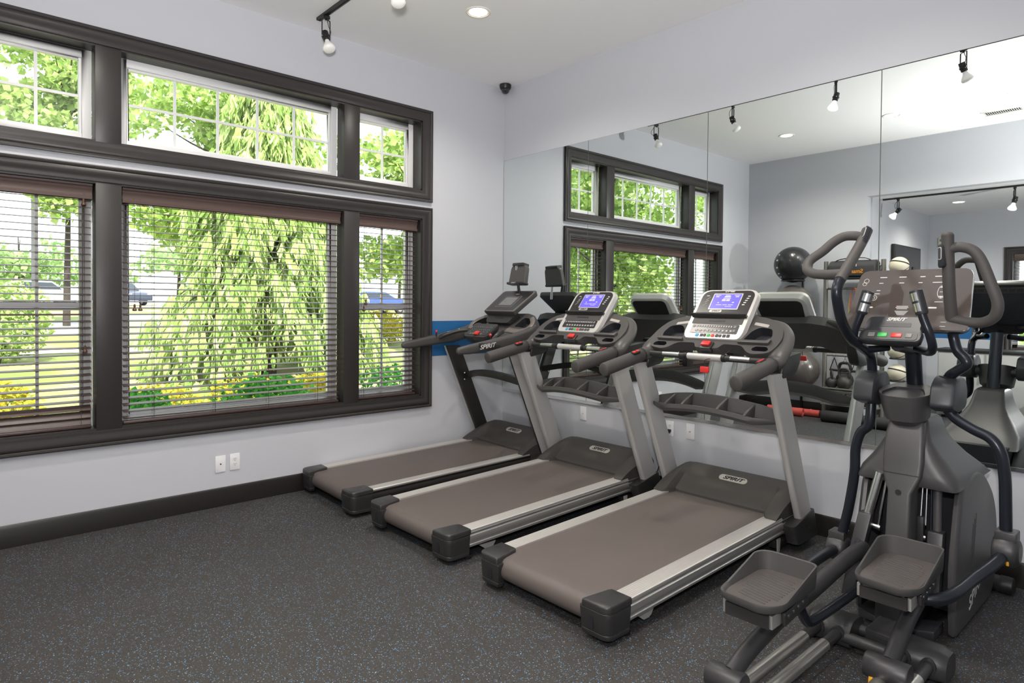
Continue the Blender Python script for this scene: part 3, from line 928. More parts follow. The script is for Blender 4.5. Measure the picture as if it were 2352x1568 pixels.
m_lcdtext = mat('lcd_text', (.4, .4, .8), .4, emit=((.30, .28, .95), .9))
m_lcdgrey = mat('lcd_grey', (.16, .16, .16), .3)
m_lcdgrey2 = mat('lcd_marks', (.26, .26, .26), .4)
m_print = mat('white_print', (.62, .60, .58), .5)
m_red = mat('red_plastic', (.65, .035, .03), .35)
m_green = mat('green_key', (.03, .42, .07), .4)
m_bluekey = mat('blue_key', (.05, .32, .55), .4)
m_key = mat('dark_key', (.055, .055, .055), .45)
m_keylt = mat('grey_key', (.20, .195, .19), .45)
m_badge = mat('badge_silver', (.50, .47, .43), .4, .3)
m_steel = mat('bright_steel', (.70, .70, .69), .25, 1.)
m_cable = mat('cable_black', (.01, .01, .01), .5)
TM = lambda x, y, z: Vector((x, y+1.2, z))      # treadmill parts are drawn in wall distances: y = 0 is the mirror wall
def topz(y):                                    # deck height: a slight climb to the front
    return .172+(y+2.2)*.026

def tread_base(t, dark=False):
    rail_m = m_dkmetal if dark else m_alu
    for s in (-1, 1):
        # step rail: ridged aluminium strip
        sec = [(.352, -.004), (.352, .006)]
        for i in range(7):
            x = .360+i*.0115
            sec += [(x, .008), (x+.004, .0066), (x+.008, .0066)]
        sec += [(.440, .008), (.446, .004), (.446, -.006)]
        b = MB()
        b.loft([[TM(s*x, y, topz(y)+z) for x, z in sec] for y in (-2.06, -.52)])
        b.build('step_rail', m_alu_rail, t)
        # side rail: bulged extrusion with a groove
        sec = [(.352, -.006), (.443, -.006), (.446, -.012), (.437, -.018), (.437, -.026), (.445, -.032), (.4495, -.050), (.4475, -.066), (.440, -.076), (.440, -.080), (.446, -.084), (.443, -.098), (.430, -.102), (.352, -.102)]
        b = MB()
        b.loft([[TM(s*x, y, topz(y)+z) for x, z in sec] for y in (-2.06, -.30)])
        b.build('side_rail', rail_m, t)
        # rear end cap
        b = MB()
        out = rpoly([(.285, -2.205), (.452, -2.205), (.452, -2.035), (.345, -2.035), (.345, -2.12), (.285, -2.16)], [.006, .05, .006, .004, .02, .012], 5)
        out = [(s*x, y) for x, y in out]
        if s < 0: out = out[::-1]
        secs = []
        for z, k in ((.030, .90), (.036, .93), (.052, .945), (.054, .93), (.057, .945), (.130, .985), (.150, 1.), (.152, .985), (.155, 1.)):
            secs.append([TM(s*.40+(x-s*.40)*k, -2.10+(y+2.10)*k, z) for x, y in out])
        b.loft(secs)
        lid = rpoly([(.295, -2.205), (.453, -2.205), (.453, -2.03), (.335, -2.03), (.325, -2.045)], [.01, .05, .006, .01, .02], 5)
        lid = [(s*x, y) for x, y in lid]
        if s < 0: lid = lid[::-1]
        b.loft([[TM(x, y, z+(y+2.2)*.03) for x, y in [(s*.39+(px_-s*.39)*k, -2.115+(py_+2.115)*k) for px_, py_ in lid]] for z, k in ((.155, 1), (.176, 1), (.183, .975), (.186, .93))])
        c = b.build('end_cap', m_cap, t)
        MB().plate(fr(TM(s*.352, -2.2025, .095), (1, 0, 0), (0, 0, 1)), rrect(.026, .062, .005, 2), -.004, .0012).build('cap_slot', m_pocket, c, smooth=False)
        f = MB().lathe([(.028, 0), (.030, .004), (.030, .018), (.010, .022), (.010, .05)], 14, Matrix.Translation(TM(s*.40, -2.02, 0)))
        f.build('levelling_foot', m_black, t)
        MB().prism([(-1.93+1.2, .055), (-1.80+1.2, .055), (-1.82+1.2, .028), (-1.84+1.2, .020), (-1.88+1.2, .020)], 'x', s*.405-.004, s*.405+.004).build('lift_tab', m_silver, t)
    # belt: one loop round the rear roller
    prof = []
    for i in range(9):
        a = R_(90+180*i/8)
        prof.append((-2.125+.062*math.cos(a)*.9, .112+.0*i+.058*math.sin(a)))
    ztop = lambda y: topz(y)-.004
    pts = [(-.40, ztop(-.40)), (-1.2, ztop(-1.2)), (-2.05, ztop(-2.05))]+[(y, z) for y, z in prof]+[(-2.05, .056), (-.6, .075), (-.40, .09)]
    MB().prism([(y+1.2, z) for y, z in pts], 'x', -.353, .353).build('running_belt', m_belt, t)
    MB().box(TM(0, -2.10, .052), (.62, .03, .008)).build('rear_guard', m_silver, t, bevel=.002)
    # motor hood
    def hz(x, y):
        ax = abs(x)/.445
        f = (y+.60)/.43                     # 0 rear lip .. 1 front
        lip = .0 if ax > .80 else .105*min(1, (.80-ax)/.05)   # centre of the rear edge sits further forward
        g = max(0, (y+.60-lip)/(.43-lip))
        z = .012+.150*(1-(1-min(1, g/.80))**1.7)
        if g > .80: z -= .030*((g-.80)/.20)**2
        if ax < .82 and g < .42: z -= .016*math.sin(PI*max(0, min(1, (g-.06)/.36)))*min(1, (.82-ax)/.12)
        ed = max(0, (ax-.80)/.20)
        z -= .050*ed**2.6*min(1, g*1.4)
        return topz(-.55)+z, g
    b = MB(); nx, ny = 40, 22; rows = []
    for j in range(ny+1):
        row = []
        for i in range(nx+1):
            x = -.448+.896*i/nx
            ax = abs(x)/.445
            lip = .0 if ax > .82 else .105*min(1, (.82-ax)/.06)
            y0 = -.60+lip; yend = -.175-.02*max(0, (ax-.7)/.3)
            y = y0+(yend-y0)*j/ny
            row.append(TM(x, y, hz(x, y)[0]))
        rows.append(row)
    bot = []
    vs = [p for r in rows for p in r]
    W1 = nx+1
    b.add(vs, [(j*W1+i, j*W1+i+1, (j+1)*W1+i+1, (j+1)*W1+i) for j in range(ny) for i in range(nx)])
    rim = [rows[0][i] for i in range(W1)]+[rows[j][nx] for j in range(1, ny+1)]+[rows[ny][i] for i in range(nx-1, -1, -1)]+[rows[j][0] for j in range(ny-1, 0, -1)]
    low = [Vector((p.x*.985, p.y, topz(p.y-1.2)-.012 if p.y-1.2 < -.5 else .11)) for p in rim]
    n = len(rim)
    b.add(rim+low, [(i, n+i, n+(i+1) % n, (i+1) % n) for i in range(n)])
    hood = b.build('motor_hood', m_hood, t)
    zb = hz(0, -.345)[0]; z2 = hz(0, -.30)[0]; z1 = hz(0, -.39)[0]
    M = fr(TM(.02, -.345, zb+.001), (1, 0, 0), (0, .09, z2-z1))
    bd = MB().plate(M, rrect(.205, .050, .0249, 8), -.004, .0025).build('badge', m_badge, hood)
    text('badge_lettering', 'SPIRIT', .040, M @ Matrix.Translation((0, 0, .0032)), m_black, hood, shear=.35, width=.155, bold=.0012)
    # lifting legs and wheels
    for s in (-1, 1):
        b = MB().prism([(-.56+1.2, .085), (-.56+1.2, .035), (-.50+1.2, .012), (-.20+1.2, .030), (-.17+1.2, .085)], 'x', s*.40-.02, s*.40+.02)
        b.build('lift_leg', m_dkmetal, t, bevel=.004)
        M = Matrix.Translation(TM(s*.40+.0, -.135, .036)) @ Matrix.Rotation(R_(90), 4, 'Y')
        MB().lathe([(.012, -.016), (.036, -.015), (.036, .015), (.012, .016)], 20, M).build('transport_wheel', m_black, t)
        MB().prism([(-.545+1.2, .09), (-.505+1.2, .09), (-.515+1.2, .012), (-.525+1.2, .004), (-.54+1.2, .012)], 'x', s*.428-.004, s*.428+.004).build('lift_bracket', m_silver, t)
    return hood

def upright(t, s, mats, w0=.458, w1=.508, z0=.10, z1=1.13, y0=-.175, sl=-.43, dep=.17):
    """slanted oval post; its front edge runs y0 -> y0+sl*dz"""
    b = MB(); secs = []
    for z in (z0, z1):
        yf = y0+sl*(z-.08)
        o = rpoly([(w0, yf-dep), (w1, yf-dep), (w1, yf), (w0, yf)], [.020, .020, .020, .020], 4)
        if s < 0: o = [(-x, y) for x, y in o][::-1]
        secs.append([TM(x, y, z) for x, y in o])
    b.loft(secs)
    return b.build('upright', mats, t)

def upright_foot(t, s, dy=0, dx=0):
    b = MB()
    lo = rpoly([(.440, -.455), (.520, -.455), (.520, -.165), (.440, -.165)], [.012, .03, .02, .01], 3)
    secs = []
    for z, sh, k in ((.055, 0, .93), (.07, 0, 1), (.205, -.045, 1), (.235, -.055, .97)):
        q = [(.48+dx+(x-.48)*k, y+sh+dy) for x, y in lo]
        q2 = []
        for x, y in q:
            q2.append(TM(s*x, y, z-(.0 if z < .1 else max(0, (-.31+dy-y))*.30)))
        secs.append(q2 if s > 0 else q2[::-1])
    b.loft(secs)
    f = b.build('upright_foot', m_cap, t)
    M = Matrix.Translation(TM(s*(.5185+dx), -.30+dy, .13)) @ Matrix.Rotation(R_(90)*s, 4, 'Y')
    MB().lathe([(.013, -.002), (.013, .003), (.006, .004), (.0055, -.001)], 12, M).build('foot_bolt', m_pocket, f)

def panel_frame():
    """dash plane: x across, y up the slope; origin at the lower middle"""
    return fr(TM(0, -.715, 1.228), (1, 0, 0), (0, .30, .245))

def tread_grey(name, label, loc):
    t = thing(name, label, 'treadmill', loc, 0, 'silver treadmills facing the mirrors')
    tread_base(t)
    for s in (-1, 1):
        upright(t, s, m_silver); upright_foot(t, s)
    # dash: a holed panel whose ends sweep round into the arms
    M = panel_frame(); L = .387
    half = [(.0, .365), (.20, .372), (.30, .355), (.385, .315), (.440, .245), (.462, .165), (.452, .085), (.425, .030), (.330, .012), (.285, .028), (.230, .085), (.10, .088), (.085, .045), (.0, .045)]
    out = [(x, y) for x, y in half]+[(-x, y) for x, y in reversed(half[1:-1])]
    out = rpoly(out, .03, 3)[::-1]
    cup = rpoly([(.215, .125), (.375, .125), (.395, .175), (.370, .250), (.285, .262), (.245, .225)], .025, 3)
    slot = rpoly([(.315, .042), (.405, .042), (.415, .060), (.395, .083), (.325, .083), (.305, .062)], .010, 3)
    hs = []
    for h in (cup, slot):
        hs += [h, [(-x, y) for x, y in h][::-1]]
    b = MB(); b.holed(M, out, hs, .075, .055, 1, .80)
    dash = b.build('dashboard', [m_graph, m_pocket], t)
    for s in (-1, 1):
        lip = [(s*x, y) for x, y in rpoly([(.195, .098), (.400, .098), (.410, .140), (.392, .140), (.383, .122), (.205, .122)], .008, 2)]
        if s < 0: lip = lip[::-1]
        MB().plate(M, lip, -.002, .020).build('tray_lip', m_graph2, dash, bevel=.004)
        st = [(s*(.285+x), .285+y*.9+x*(-.22)) for x, y in rrect(.10, .030, .003, 1)]
        if s < 0: st = st[::-1]
        MB().plate(M, st, 0, .0012).build('warning_sticker', m_badge, dash)
    # arms: wide satin fins running from the shoulders to the grips
    for s in (-1, 1):
        path = smooth_path([M @ Vector((s*.325, .345, -.026)), M @ Vector((s*.395, .308, -.036)), M @ Vector((s*.440, .240, -.046)), M @ Vector((s*.458, .155, -.050)), M @ Vector((s*.464, .070, -.046)), TM(s*.466, -.675, 1.196), TM(s*.466, -.745, 1.184)], 5)
        k = len(path)
        rad = []
        for i in range(k):
            f = i/(k-1)
            rad.append((.016+.030*math.sin(PI*f)**.8+.026*f, .016+.030*f**.7))
        MB().tube(path, rad, 16, up=(0, -.633, .775)).build('arm', m_graph2, t)
        # black underside where the post meets the arm
        b = MB()
        o = rpoly([(.440, -.70), (.515, -.70), (.520, -.48), (.445, -.48)], .02, 3)
        secs = []
        for z, dy, kk in ((1.10, -.005, .72), (1.12, 0, .9), (1.175, .02, 1.0), (1.235, .065, .85)):
            q = [TM(s*(.48+(x-.48)*kk), -.60+(y+.60)*kk+dy, z-(y+.60)*-.10) for x, y in o]
            secs.append(q if s > 0 else q[::-1])
        b.loft(secs); b.build('post_socket', m_cap, t)
        g = MB()
        p0, p1 = TM(s*.466, -.735, 1.182), TM(s*.466, -1.150, 1.102)
        d = (p1-p0)
        g.tube([p0, p0+d*.02, p0+d*.94, p0+d*.985, p1], [(.036, .040), (.041, .045), (.042, .046), (.039, .043), (.028, .032)], 18)
        gr = g.build('handle_grip', m_rubber, t)
        MB().tube([p0+d*-.015, p0+d*.012], [(.0455, .0495)]*2, 18).build('grip_collar', m_black, gr)
        M2 = fr(p0+d*.22+Vector((-s*.018, 0, .041)), (1, 0, -s*-.25), d.normalized()*-1)
        MB().plate(M2, [(x, y) for x, y in rrect(.040, .085, .0199, 6)], -.01, .006).build('switch_base', m_black, gr, bevel=.002)
        for yy in (-.018, .018):
            MB().plate(M2, [(x, y+yy) for x, y in rrect(.022, .028, .008, 4)], .004, .010).build('speed_key', m_red, gr, bevel=.002)
    # cross bar with pulse grips
    z = 1.196; y = -.690
    MB().tube([TM(-.43, y-.0, z), TM(.43, y-.0, z)], .0205, 14).build('cross_bar', m_cap, t)
    for s in (-1, 1):
        MB().tube([TM(s*.125, y, z), TM(s*.125+s*.022, y, z)], .0245, 14).build('bar_collar', m_black, t)
        MB().loft([[TM(s*x, y+.0215*math.cos(a), z+.0215*math.sin(a)) for a in (R_(200), R_(180), R_(160), R_(140), R_(120), R_(100))]+[TM(s*x, y+.018*math.cos(a), z+.018*math.sin(a)) for a in (R_(100), R_(150), R_(200))] for x in ((.185, .315) if s > 0 else (.315, .185))]).build('pulse_plate', m_steel, t)
    MB().tube([TM(-.122, y, z), TM(.122, y, z)], .0225, 14).build('bar_sleeve', m_silverlt, t)
    # safety key
    Mk = M @ Matrix.Translation((0, .062, .0))
    MB().plate(Mk, rrect(.085, .066, .010, 3), -.03, .012).build('key_dock', m_cap, t, bevel=.004)
    MB().plate(Mk, [(x, y+.002) for x, y in rrect(.060, .038, .006, 3)], .012, .030).build('safety_key', m_red, t, bevel=.004)
    # display head
    B = TM(0, -.630, 1.312); up = Vector((0, .265, .330)); HL = .418
    Mh = fr(B, (1, 0, 0), up)
    sh = rpoly([(-.196, 0), (.196, 0), (.212, .05), (.212, HL), (-.212, HL), (-.212, .05)], [.05, .05, .02, .075, .075, .02], 6)
    b = MB()
    b.loft([[Mh @ Vector((x*k, HL/2+(y_-HL/2)*k, z_)) for x, y_ in sh] for z_, k in ((-.075, .84), (-.066, .95), (-.030, 1.02), (-.022, 1.0), (-.004, 1.0), (.002, .985))])
    hd = b.build('display_head', m_silverlt, t)
    shb = rpoly([(-.165, .20), (.165, .20), (.178, HL-.03), (-.178, HL-.03)], .05, 5)
    MB().plate(Mh, shb[::-1], -.0805, -.070).build('head_back', m_face, hd)
    fc = rpoly([(-.188, .190), (.188, .190), (.192, HL-.012), (-.192, HL-.012)], [.008, .008, .065, .065], 6)
    MB().plate(Mh, fc, -.002, .0036).build('head_face', m_face, hd)
    MB().plate(Mh, [(x, y_+.312) for x, y_ in rrect(.214, .138, .004, 2)], .0032, .0052).build('screen_frame', m_silverlt, hd)
    MB().plate(Mh, [(x, y_+.312) for x, y_ in rrect(.200, .124, .002, 1)], .0050, .0060).build('screen', m_lcd, hd)
    b = MB()
    for yy, x0, x1, h in ((.364, -.09, -.05, .005), (.364, -.015, .02, .005), (.364, .05, .09, .005), (.352, -.085, -.06, .008), (.352, -.02, .025, .012), (.352, .06, .085, .008),
                          (.338, -.025, .03, .006), (.322, -.03, -.002, .016), (.322, .002, .028, .016), (.300, -.055, -.045, .008), (.302, .05, .065, .008), (.282, -.06, -.02, .005), (.282, -.012, .02, .005), (.282, .028, .065, .005), (.268, .01, .055, .004)):
        b.plate(Mh, [(x0, yy-h/2), (x1, yy-h/2), (x1, yy+h/2), (x0, yy+h/2)], .0060, .0064)
    b.build('screen_readout', m_lcdtext, hd, smooth=False)
    text('model_lettering', 'CT800', .016, Mh @ Matrix.Translation((0, .3975, .004)), m_print, hd, shear=.3, width=.07, bold=.0006)
    bd = MB().plate(Mh, [(x-.045, y_+.228) for x, y_ in rrect(.092, .022, .0105, 5)], .0034, .0058).build('head_badge', m_badge, hd)
    text('head_lettering', 'SPIRIT', .015, Mh @ Matrix.Translation((-.045, .228, .0062)), m_face, hd, shear=.35, width=.066, bold=.0004)
    b = MB()
    for i in range(5):
        b.plate(Mh, [(.135+.005*i+x, .285+.018*i+y_) for x, y_ in rrect(.018, .008, .001, 1)], .0036, .0044)
    b.build('zone_marks', m_print, hd, smooth=False)
    b = MB()
    for i, (dx, dy) in enumerate(((0, 0), (.012, .012), (.004, .028), (.018, .036), (.01, .05), (.022, .062))):
        b.tube([Mh @ Vector((-.160+dx, .275+dy, .0042)), Mh @ Vector((-.148+dx, .287+dy, .0042))], .0014, 5)
    b.plate(Mh, [(-.148+x, .362+y_) for x, y_ in rrect(.022, .006, .001, 1)], .0036, .0044)
    b.build('figure_marks', m_print, hd, smooth=False)
    # reading rack ledge
    b = MB()
    led = [(.012, -.002), (.010, .030), (-.004, .034), (-.018, .006), (-.020, -.002)]
    b.loft([[Mh @ Vector((x, .185+a*(1 if abs(x) < .19 else .6), c)) for a, c in led] for x in (-.198, -.150, .150, .198)])
    b.build('reading_rack', m_cap, hd)
    MB().plate(Mh, [(x, y_+.150) for x, y_ in rrect(.365, .060, .006, 2)], -.002, .0045).build('rack_recess', m_graph, hd)
    MB().plate(Mh, [(x, y_+.146) for x, y_ in rrect(.120, .014, .004, 2)], .004, .0058).build('rack_slot', m_pocket, hd)
    # keypad
    MB().plate(Mh, [(x, y_+.080) for x, y_ in rrect(.340, .072, .006, 2)], -.002, .0050).build('keypad_strip', m_face, hd)
    b = MB()
    for r, yy, n2, w, h, x0 in ((0, .098, 15, .013, .016, -.128), (1, .064, 10, .019, .017, -.122)):
        for i in range(n2):
            b.plate(Mh, [(x0+i*(.256/(n2-1)*.97)+x, yy+y_) for x, y_ in rrect(w, h, .003, 2)], .0045, .0070)
    for x0, yy in ((-.152, .098), (.145, .098), (.148, .066)):
        b.plate(Mh, [(x0+x, yy+y_) for x, y_ in rrect(.018, .018, .003, 2)], .0045, .0070)
    b.build('program_keys', m_keylt, hd)
    b = MB()
    for i in range(10):
        b.plate(Mh, [(-.122+i*.0276+x, .064+y_) for x, y_ in rrect(.009, .008, .002, 1)], .0070, .0074)
    for i in range(15):
        b.plate(Mh, [(-.128+i*.01774+x, .098+y_) for x, y_ in rrect(.004, .009, .001, 1)], .0070, .0074)
    b.build('key_marks', m_print, hd, smooth=False)
    for x0, w, mm, nm in ((-.105, .024, m_bluekey, 'fan_key'), (-.072, .020, m_key, 'menu_key'), (-.048, .020, m_key, 'menu_key'), (-.020, .024, m_green, 'start_key'), (.010, .024, m_red, 'stop_key'),
                          (.040, .022, m_key, 'menu_key'), (.064, .018, m_key, 'menu_key'), (.092, .022, m_key, 'menu_key'), (.120, .022, m_key, 'menu_key')):
        MB().plate(Mh, [(x0+x, .026+y_) for x, y_ in rrect(w, .022, .003, 2)], .001, .0058).build(nm, mm, hd, bevel=.001)
    # accessory tray between the posts
    b = MB()
    N = 20; segs = []
    def arc(u): return -.565-.115*math.sin(PI*u)**.8, .880+.060*math.sin(PI*u)-.012*u
    secs = []
    for i in range(N+1):
        u = i/N; x = -.462+.924*u; y_, z_ = arc(u)
        k = .55+.45*min(1, math.sin(PI*u)*2.2)
        secs.append([TM(x, y_+dy*k, z_+dz*k) for dy, dz in ((.085, .012), (.095, -.01), (.080, -.075), (.02, -.108), (-.050, -.100), (-.062, -.080), (-.058, -.056), (-.046, -.054), (-.040, -.082), (.020, -.094), (.060, -.070), (.072, -.006), (.075, .010))])
    b.loft(secs)
    tr = b.build('accessory_tray', m_graph, t)
    for u in (.0, .17, .34, .62, .80, 1.0):
        if u in (.0, 1.0):
            continue
        x = -.462+.924*u; y_, z_ = arc(u)
        k = .55+.45*min(1, math.sin(PI*u)*2.2)
        pr = [(.075, .006), (.068, -.07), (.020, -.094), (-.046, -.084), (-.056, -.052), (-.02, -.032)]
        MB().prism([(y_+dy*k+1.2, z_+dz*k) for dy, dz in pr], 'x', x-.009, x+.009).build('tray_divider', m_graph2, tr, bevel=.002)
    # power lead at the back foot
    return t
T3 = tread_grey('treadmill', 'silver treadmill nearest the elliptical trainer, its red safety clip dangling on a cord', (2.765, -1.2, 0))
T2 = dup(T3, (1.583, -1.2, 0), 0, 'silver treadmill in the middle of the row, between the dark one and the right one')
# the dangling clip of the right treadmill only
b = MB().tube(smooth_path([TM(.155, -.625, 1.255), TM(.13, -.655, 1.225), TM(.09, -.690, 1.195), TM(.03, -.72, 1.185), TM(.02, -.725, 1.165), TM(.022, -.725, 1.14)], 6), .0022, 6)
b.build('safety_cord', m_cable, T3)
MB().box(TM(.022, -.727, 1.118), (.062, .016, .040)).build('safety_clip', m_red, T3, bevel=.005)
b = MB().tube(smooth_path([TM(.00, -.70, 1.185), TM(.015, -.705, 1.15), TM(.05, -.705, 1.125), TM(.09, -.70, 1.14), TM(.095, -.695, 1.175)], 6), .0022, 6)
b.build('hanging_cord', m_cable, T2)
# ---------------------------------------------------------------- the dark treadmill in the corner
m_taupe = mat('taupe_accent', (.21, .185, .17), .38, .3)
m_smoke = mat('smoked_bin', (.020, .020, .022), .12, coat=.5)
def tread_dark(label, loc, rz):
    t = thing('treadmill', label, 'treadmill', loc, rz)
    tread_base(t, True)
    for s in (-1, 1):
        upright(t, s, m_dkmetal, .440, .478, y0=-.185, dep=.155)
        b = MB(); secs = []
        for z in (.10, 1.13):
            yf = -.185-.43*(z-.08)
            o = [(.476, yf-.160), (.484, yf-.165), (.492, yf-.12), (.492, yf-.02), (.484, yf+.012), (.476, yf+.006)]
            o = [(s*x, y) for x, y in o]
            secs.append([TM(x, y, z) for x, y in (o if s > 0 else o[::-1])])
        b.loft(secs); f = b.build('upright_fascia', m_silver, t)
        upright_foot(t, s, -.01, -.030)
        MB().box(TM(s*.4935, -.60, .985), (.002, .010, .075), Matrix.Rotation(R_(-52), 3, 'X')).build('fascia_mark', m_face, f, smooth=False)
    # arched brace between the posts
    b = MB(); secs = []
    for i in range(17):
        u = i/16; x = -.445+.89*u
        z = .835+.062*math.sin(PI*u); y = -.545-.10*math.sin(PI*u)
        secs.append([TM(x, y+a, z+c) for a, c in ((-.022, -.030), (.022, -.030), (.026, 0), (.022, .030), (-.022, .030), (-.026, 0))])
    b.loft(secs); br = b.build('cross_brace', m_dkmetal, t)
    for s in (-1, 1):
        for z in (.80, .862):
            MB().ball(TM(s*.425, -.598, z), .010, 10).build('brace_bolt', m_steel, br)
    # dashboard bowl with smoked bins and a taupe band
    M = fr(TM(0, -.640, 1.235), (1, 0, 0), (0, .30, .225)); L = .37
    half = [(.0, .340), (.24, .350), (.36, .315), (.44, .235), (.468, .150), (.445, .060), (.40, .010), (.28, -.025), (.15, -.01), (.0, -.01)]
    out = rpoly([(x, y) for x, y in half]+[(-x, y) for x, y in reversed(half[1:-1])], .03, 3)[::-1]
    bin_ = rpoly([(.215, .155), (.405, .140), (.400, .205), (.310, .280), (.235, .285)], .02, 3)
    b = MB().holed(M, out, [bin_, [(-x, y) for x, y in bin_][::-1]], .075, .06, 1, .85)
    d = b.build('dashboard', [m_graph, m_smoke], t)
    for s in (-1, 1):
        path = [M @ Vector((s*x, y, .004)) for x, y in ((.170, .105), (.250, .095), (.350, .092), (.410, .120), (.428, .170), (.405, .225), (.345, .280))]
        MB().tube(smooth_path(path, 5), [(.034-.012*i/30, .009) for i in range(31)], 10, up=tuple(M.to_3x3() @ Vector((0, 0, 1)))).build('accent_band', m_taupe, d)
        # deep arms to the fixed handles
        b = MB(); secs = []
        for x, y, z, hh, ww in ((.380, -.43, 1.345, .016, .016), (.425, -.47, 1.315, .045, .032), (.445, -.56, 1.258, .060, .038), (.442, -.72, 1.222, .056, .036), (.438, -.95, 1.190, .046, .033), (.435, -1.18, 1.160, .038, .028), (.432, -1.275, 1.152, .028, .022), (.431, -1.290, 1.152, .014, .012)):
            q = rrect(ww*2, hh*2, min(ww, hh)*.8, 4)
            secs.append([TM(s*(x)+a, y, z+c) for a, c in (q if s < 0 else q)])
        secs = [k[::-1] for k in secs]
        b.loft(secs); a = b.build('handle_arm', m_graph, t)
        Ms = fr(TM(s*.475, -.99, 1.180), (0, s*1, -s*.12), (0, .12, 1))
        MB().plate(Ms, rrect(.22, .042, .015, 3), -.02, .0015).build('arm_inlay', m_cap, a, bevel=.001)
        if s > 0:
            Mt = fr(TM(.4785, -1.02, 1.183), (0, 1, .12), (0, -.12, 1))
            text('arm_lettering', 'SPIRIT', .050, Mt, m_print, a, shear=.35, width=.17, bold=.001)
        # inner pulse grip and the red toggle
        g = MB().tube(smooth_path([TM(s*.405, -.90, 1.215), TM(s*.370, -.86, 1.240), TM(s*.310, -.76, 1.275), TM(s*.250, -.68, 1.285), TM(s*.17, -.66, 1.265)], 5), .019, 12).build('pulse_grip', m_cap, t)
        MB().tube([TM(s*.362, -.845, 1.258), TM(s*.300, -.745, 1.289)], (.012, .010), 8).build('pulse_plate', m_steel, g)
        k = MB().tube([TM(s*.412, -.935, 1.215), TM(s*.408, -.935, 1.262)], .006, 8).build('toggle', m_black, t)
        MB().ball(TM(s*.407, -.935, 1.270), .013, 12).build('toggle_knob', m_red, k)
    # keypad tongue
    Mk = fr(TM(0, -.805, 1.235), (1, 0, 0), (0, .145, .110))
    o = rpoly([(-.175, 0), (.175, 0), (.165, .19), (-.165, .19)], [.05, .05, .02, .02], 5)
    b = MB(); b.loft([[Mk @ Vector((x*k, .09+(y-.09)*k, z)) for x, y in o] for z, k in ((-.055, .86), (-.035, .97), (-.012, 1), (0, .985))])
    kp = b.build('keypad_tongue', m_cap, t)
    MB().plate(Mk, [(x, y+.100) for x, y in rrect(.300, .150, .02, 3)], -.002, .002).build('keypad_strip', m_face, kp)
    b = MB()
    for r in range(3):
        for i in range(10 if r else 6):
            b.plate(Mk, [(-.125+i*(.028 if r else .05)+x, .072+.028*(r if r < 2 else 2.3)+y) for x, y in rrect(.016, .012, .003, 2)], .0015, .0034)
    b.build('program_keys', m_key, kp)
    b = MB()
    for r in range(3):
        for i in range(10 if r else 6):
            b.plate(Mk, [(-.125+i*(.028 if r else .05)+x, .072+.028*(r if r < 2 else 2.3)+y) for x, y in rrect(.008, .003, .001, 1)], .0034, .0038)
    b.build('key_marks', m_print, kp, smooth=False)
    for x, mm, nm in ((-.055, m_green, 'start_key'), (.06, m_keylt, 'level_key'), (-.09, m_keylt, 'level_key')):
        MB().plate(Mk, [(x+px_, .042+y) for px_, y in rrect(.022, .018, .004, 2)], .001, .0045).build(nm, mm, kp)
    MB().plate(Mk, [(x, y+.045) for x, y in rrect(.058, .046, .008, 3)], .000, .016).build('safety_key', m_red, kp, bevel=.004)
    MB().tube([Mk @ Vector((0, .03, .01)), Mk @ Vector((0, -.004, .008)), Mk @ Vector((0, -.02, -.06))], .002, 6).build('key_cord', m_cable, kp)
    # support box with a slot, then the wide display
    Ms = fr(TM(0, -.545, 1.360), (1, 0, 0), (0, .10, .14))
    o = rpoly([(-.165, 0), (.165, 0), (.215, .12), (-.215, .12)], [.03, .03, .01, .01], 4)
    b = MB(); b.loft([[Ms @ Vector((x*k, y, z)) for x, y in o] for z, k in ((-.10, .8), (-.02, 1.0), (0, .98))])
    sb = b.build('display_support', m_cap, t)
    MB().plate(Ms, [(x, y+.055) for x, y in rrect(.120, .020, .004, 2)], -.003, .002).build('media_slot', m_pocket, sb)
    Mh = fr(TM(0, -.530, 1.462), (1, 0, 0), (0, .285, .205)); HL = .335
    o = rpoly([(-.220, 0), (.220, 0), (.244, HL), (-.244, HL)], [.018, .018, .04, .04], 5)
    b = MB(); b.loft([[Mh @ Vector((x*k, HL/2+(y-HL/2)*k, z)) for x, y in o] for z, k in ((-.052, .88), (-.044, .97), (-.012, 1.0), (-.003, .995), (0, .98))])
    hd = b.build('display_head', m_graph, t)
    def scaled(k): return [(x*k, HL/2+(y-HL/2)*k) for x, y in o]
    MB().plate(Mh, scaled(.93), -.001, .0015).build('display_border', m_badge, hd)
    MB().plate(Mh, scaled(.915), -.001, .0022).build('display_face', m_face, hd)
    MB().plate(Mh, [(x, y+.155) for x, y in rrect(.232, .170, .006, 2)], .002, .0030).build('screen_border', m_badge, hd)
    MB().plate(Mh, [(x, y+.155) for x, y in rrect(.228, .166, .006, 2)], .002, .0034).build('screen_recess', m_face, hd)
    MB().plate(Mh, [(x, y+.158) for x, y in rrect(.185, .132, .003, 1)], .003, .0040).build('screen', m_lcdgrey, hd)
    b = MB()
    for i in range(7):
        for j in range(3):
            if (i*3+j) % 5 == 4: continue
            b.plate(Mh, [(-.056+j*.056+x, .105+i*.018+y) for x, y in rrect(.050, .0075 if i % 2 else .0015, .0005, 1)], .004, .0044)
    b.build('screen_readout', m_lcdgrey2, hd, smooth=False)
    text('head_lettering', 'SPIRIT', .012, Mh @ Matrix.Translation((.02, .272, .0026)), m_print, hd, shear=.35, width=.055)
    # tall holder above the display
    Mt = fr(TM(-.030, -.290, 1.715), (1, 0, 0), (0, .04, .21))
    o = rpoly([(-.118, 0), (.118, 0), (.108, .165), (.080, .195), (-.080, .195), (-.108, .165)], [.012, .012, .03, .02, .02, .03], 4)
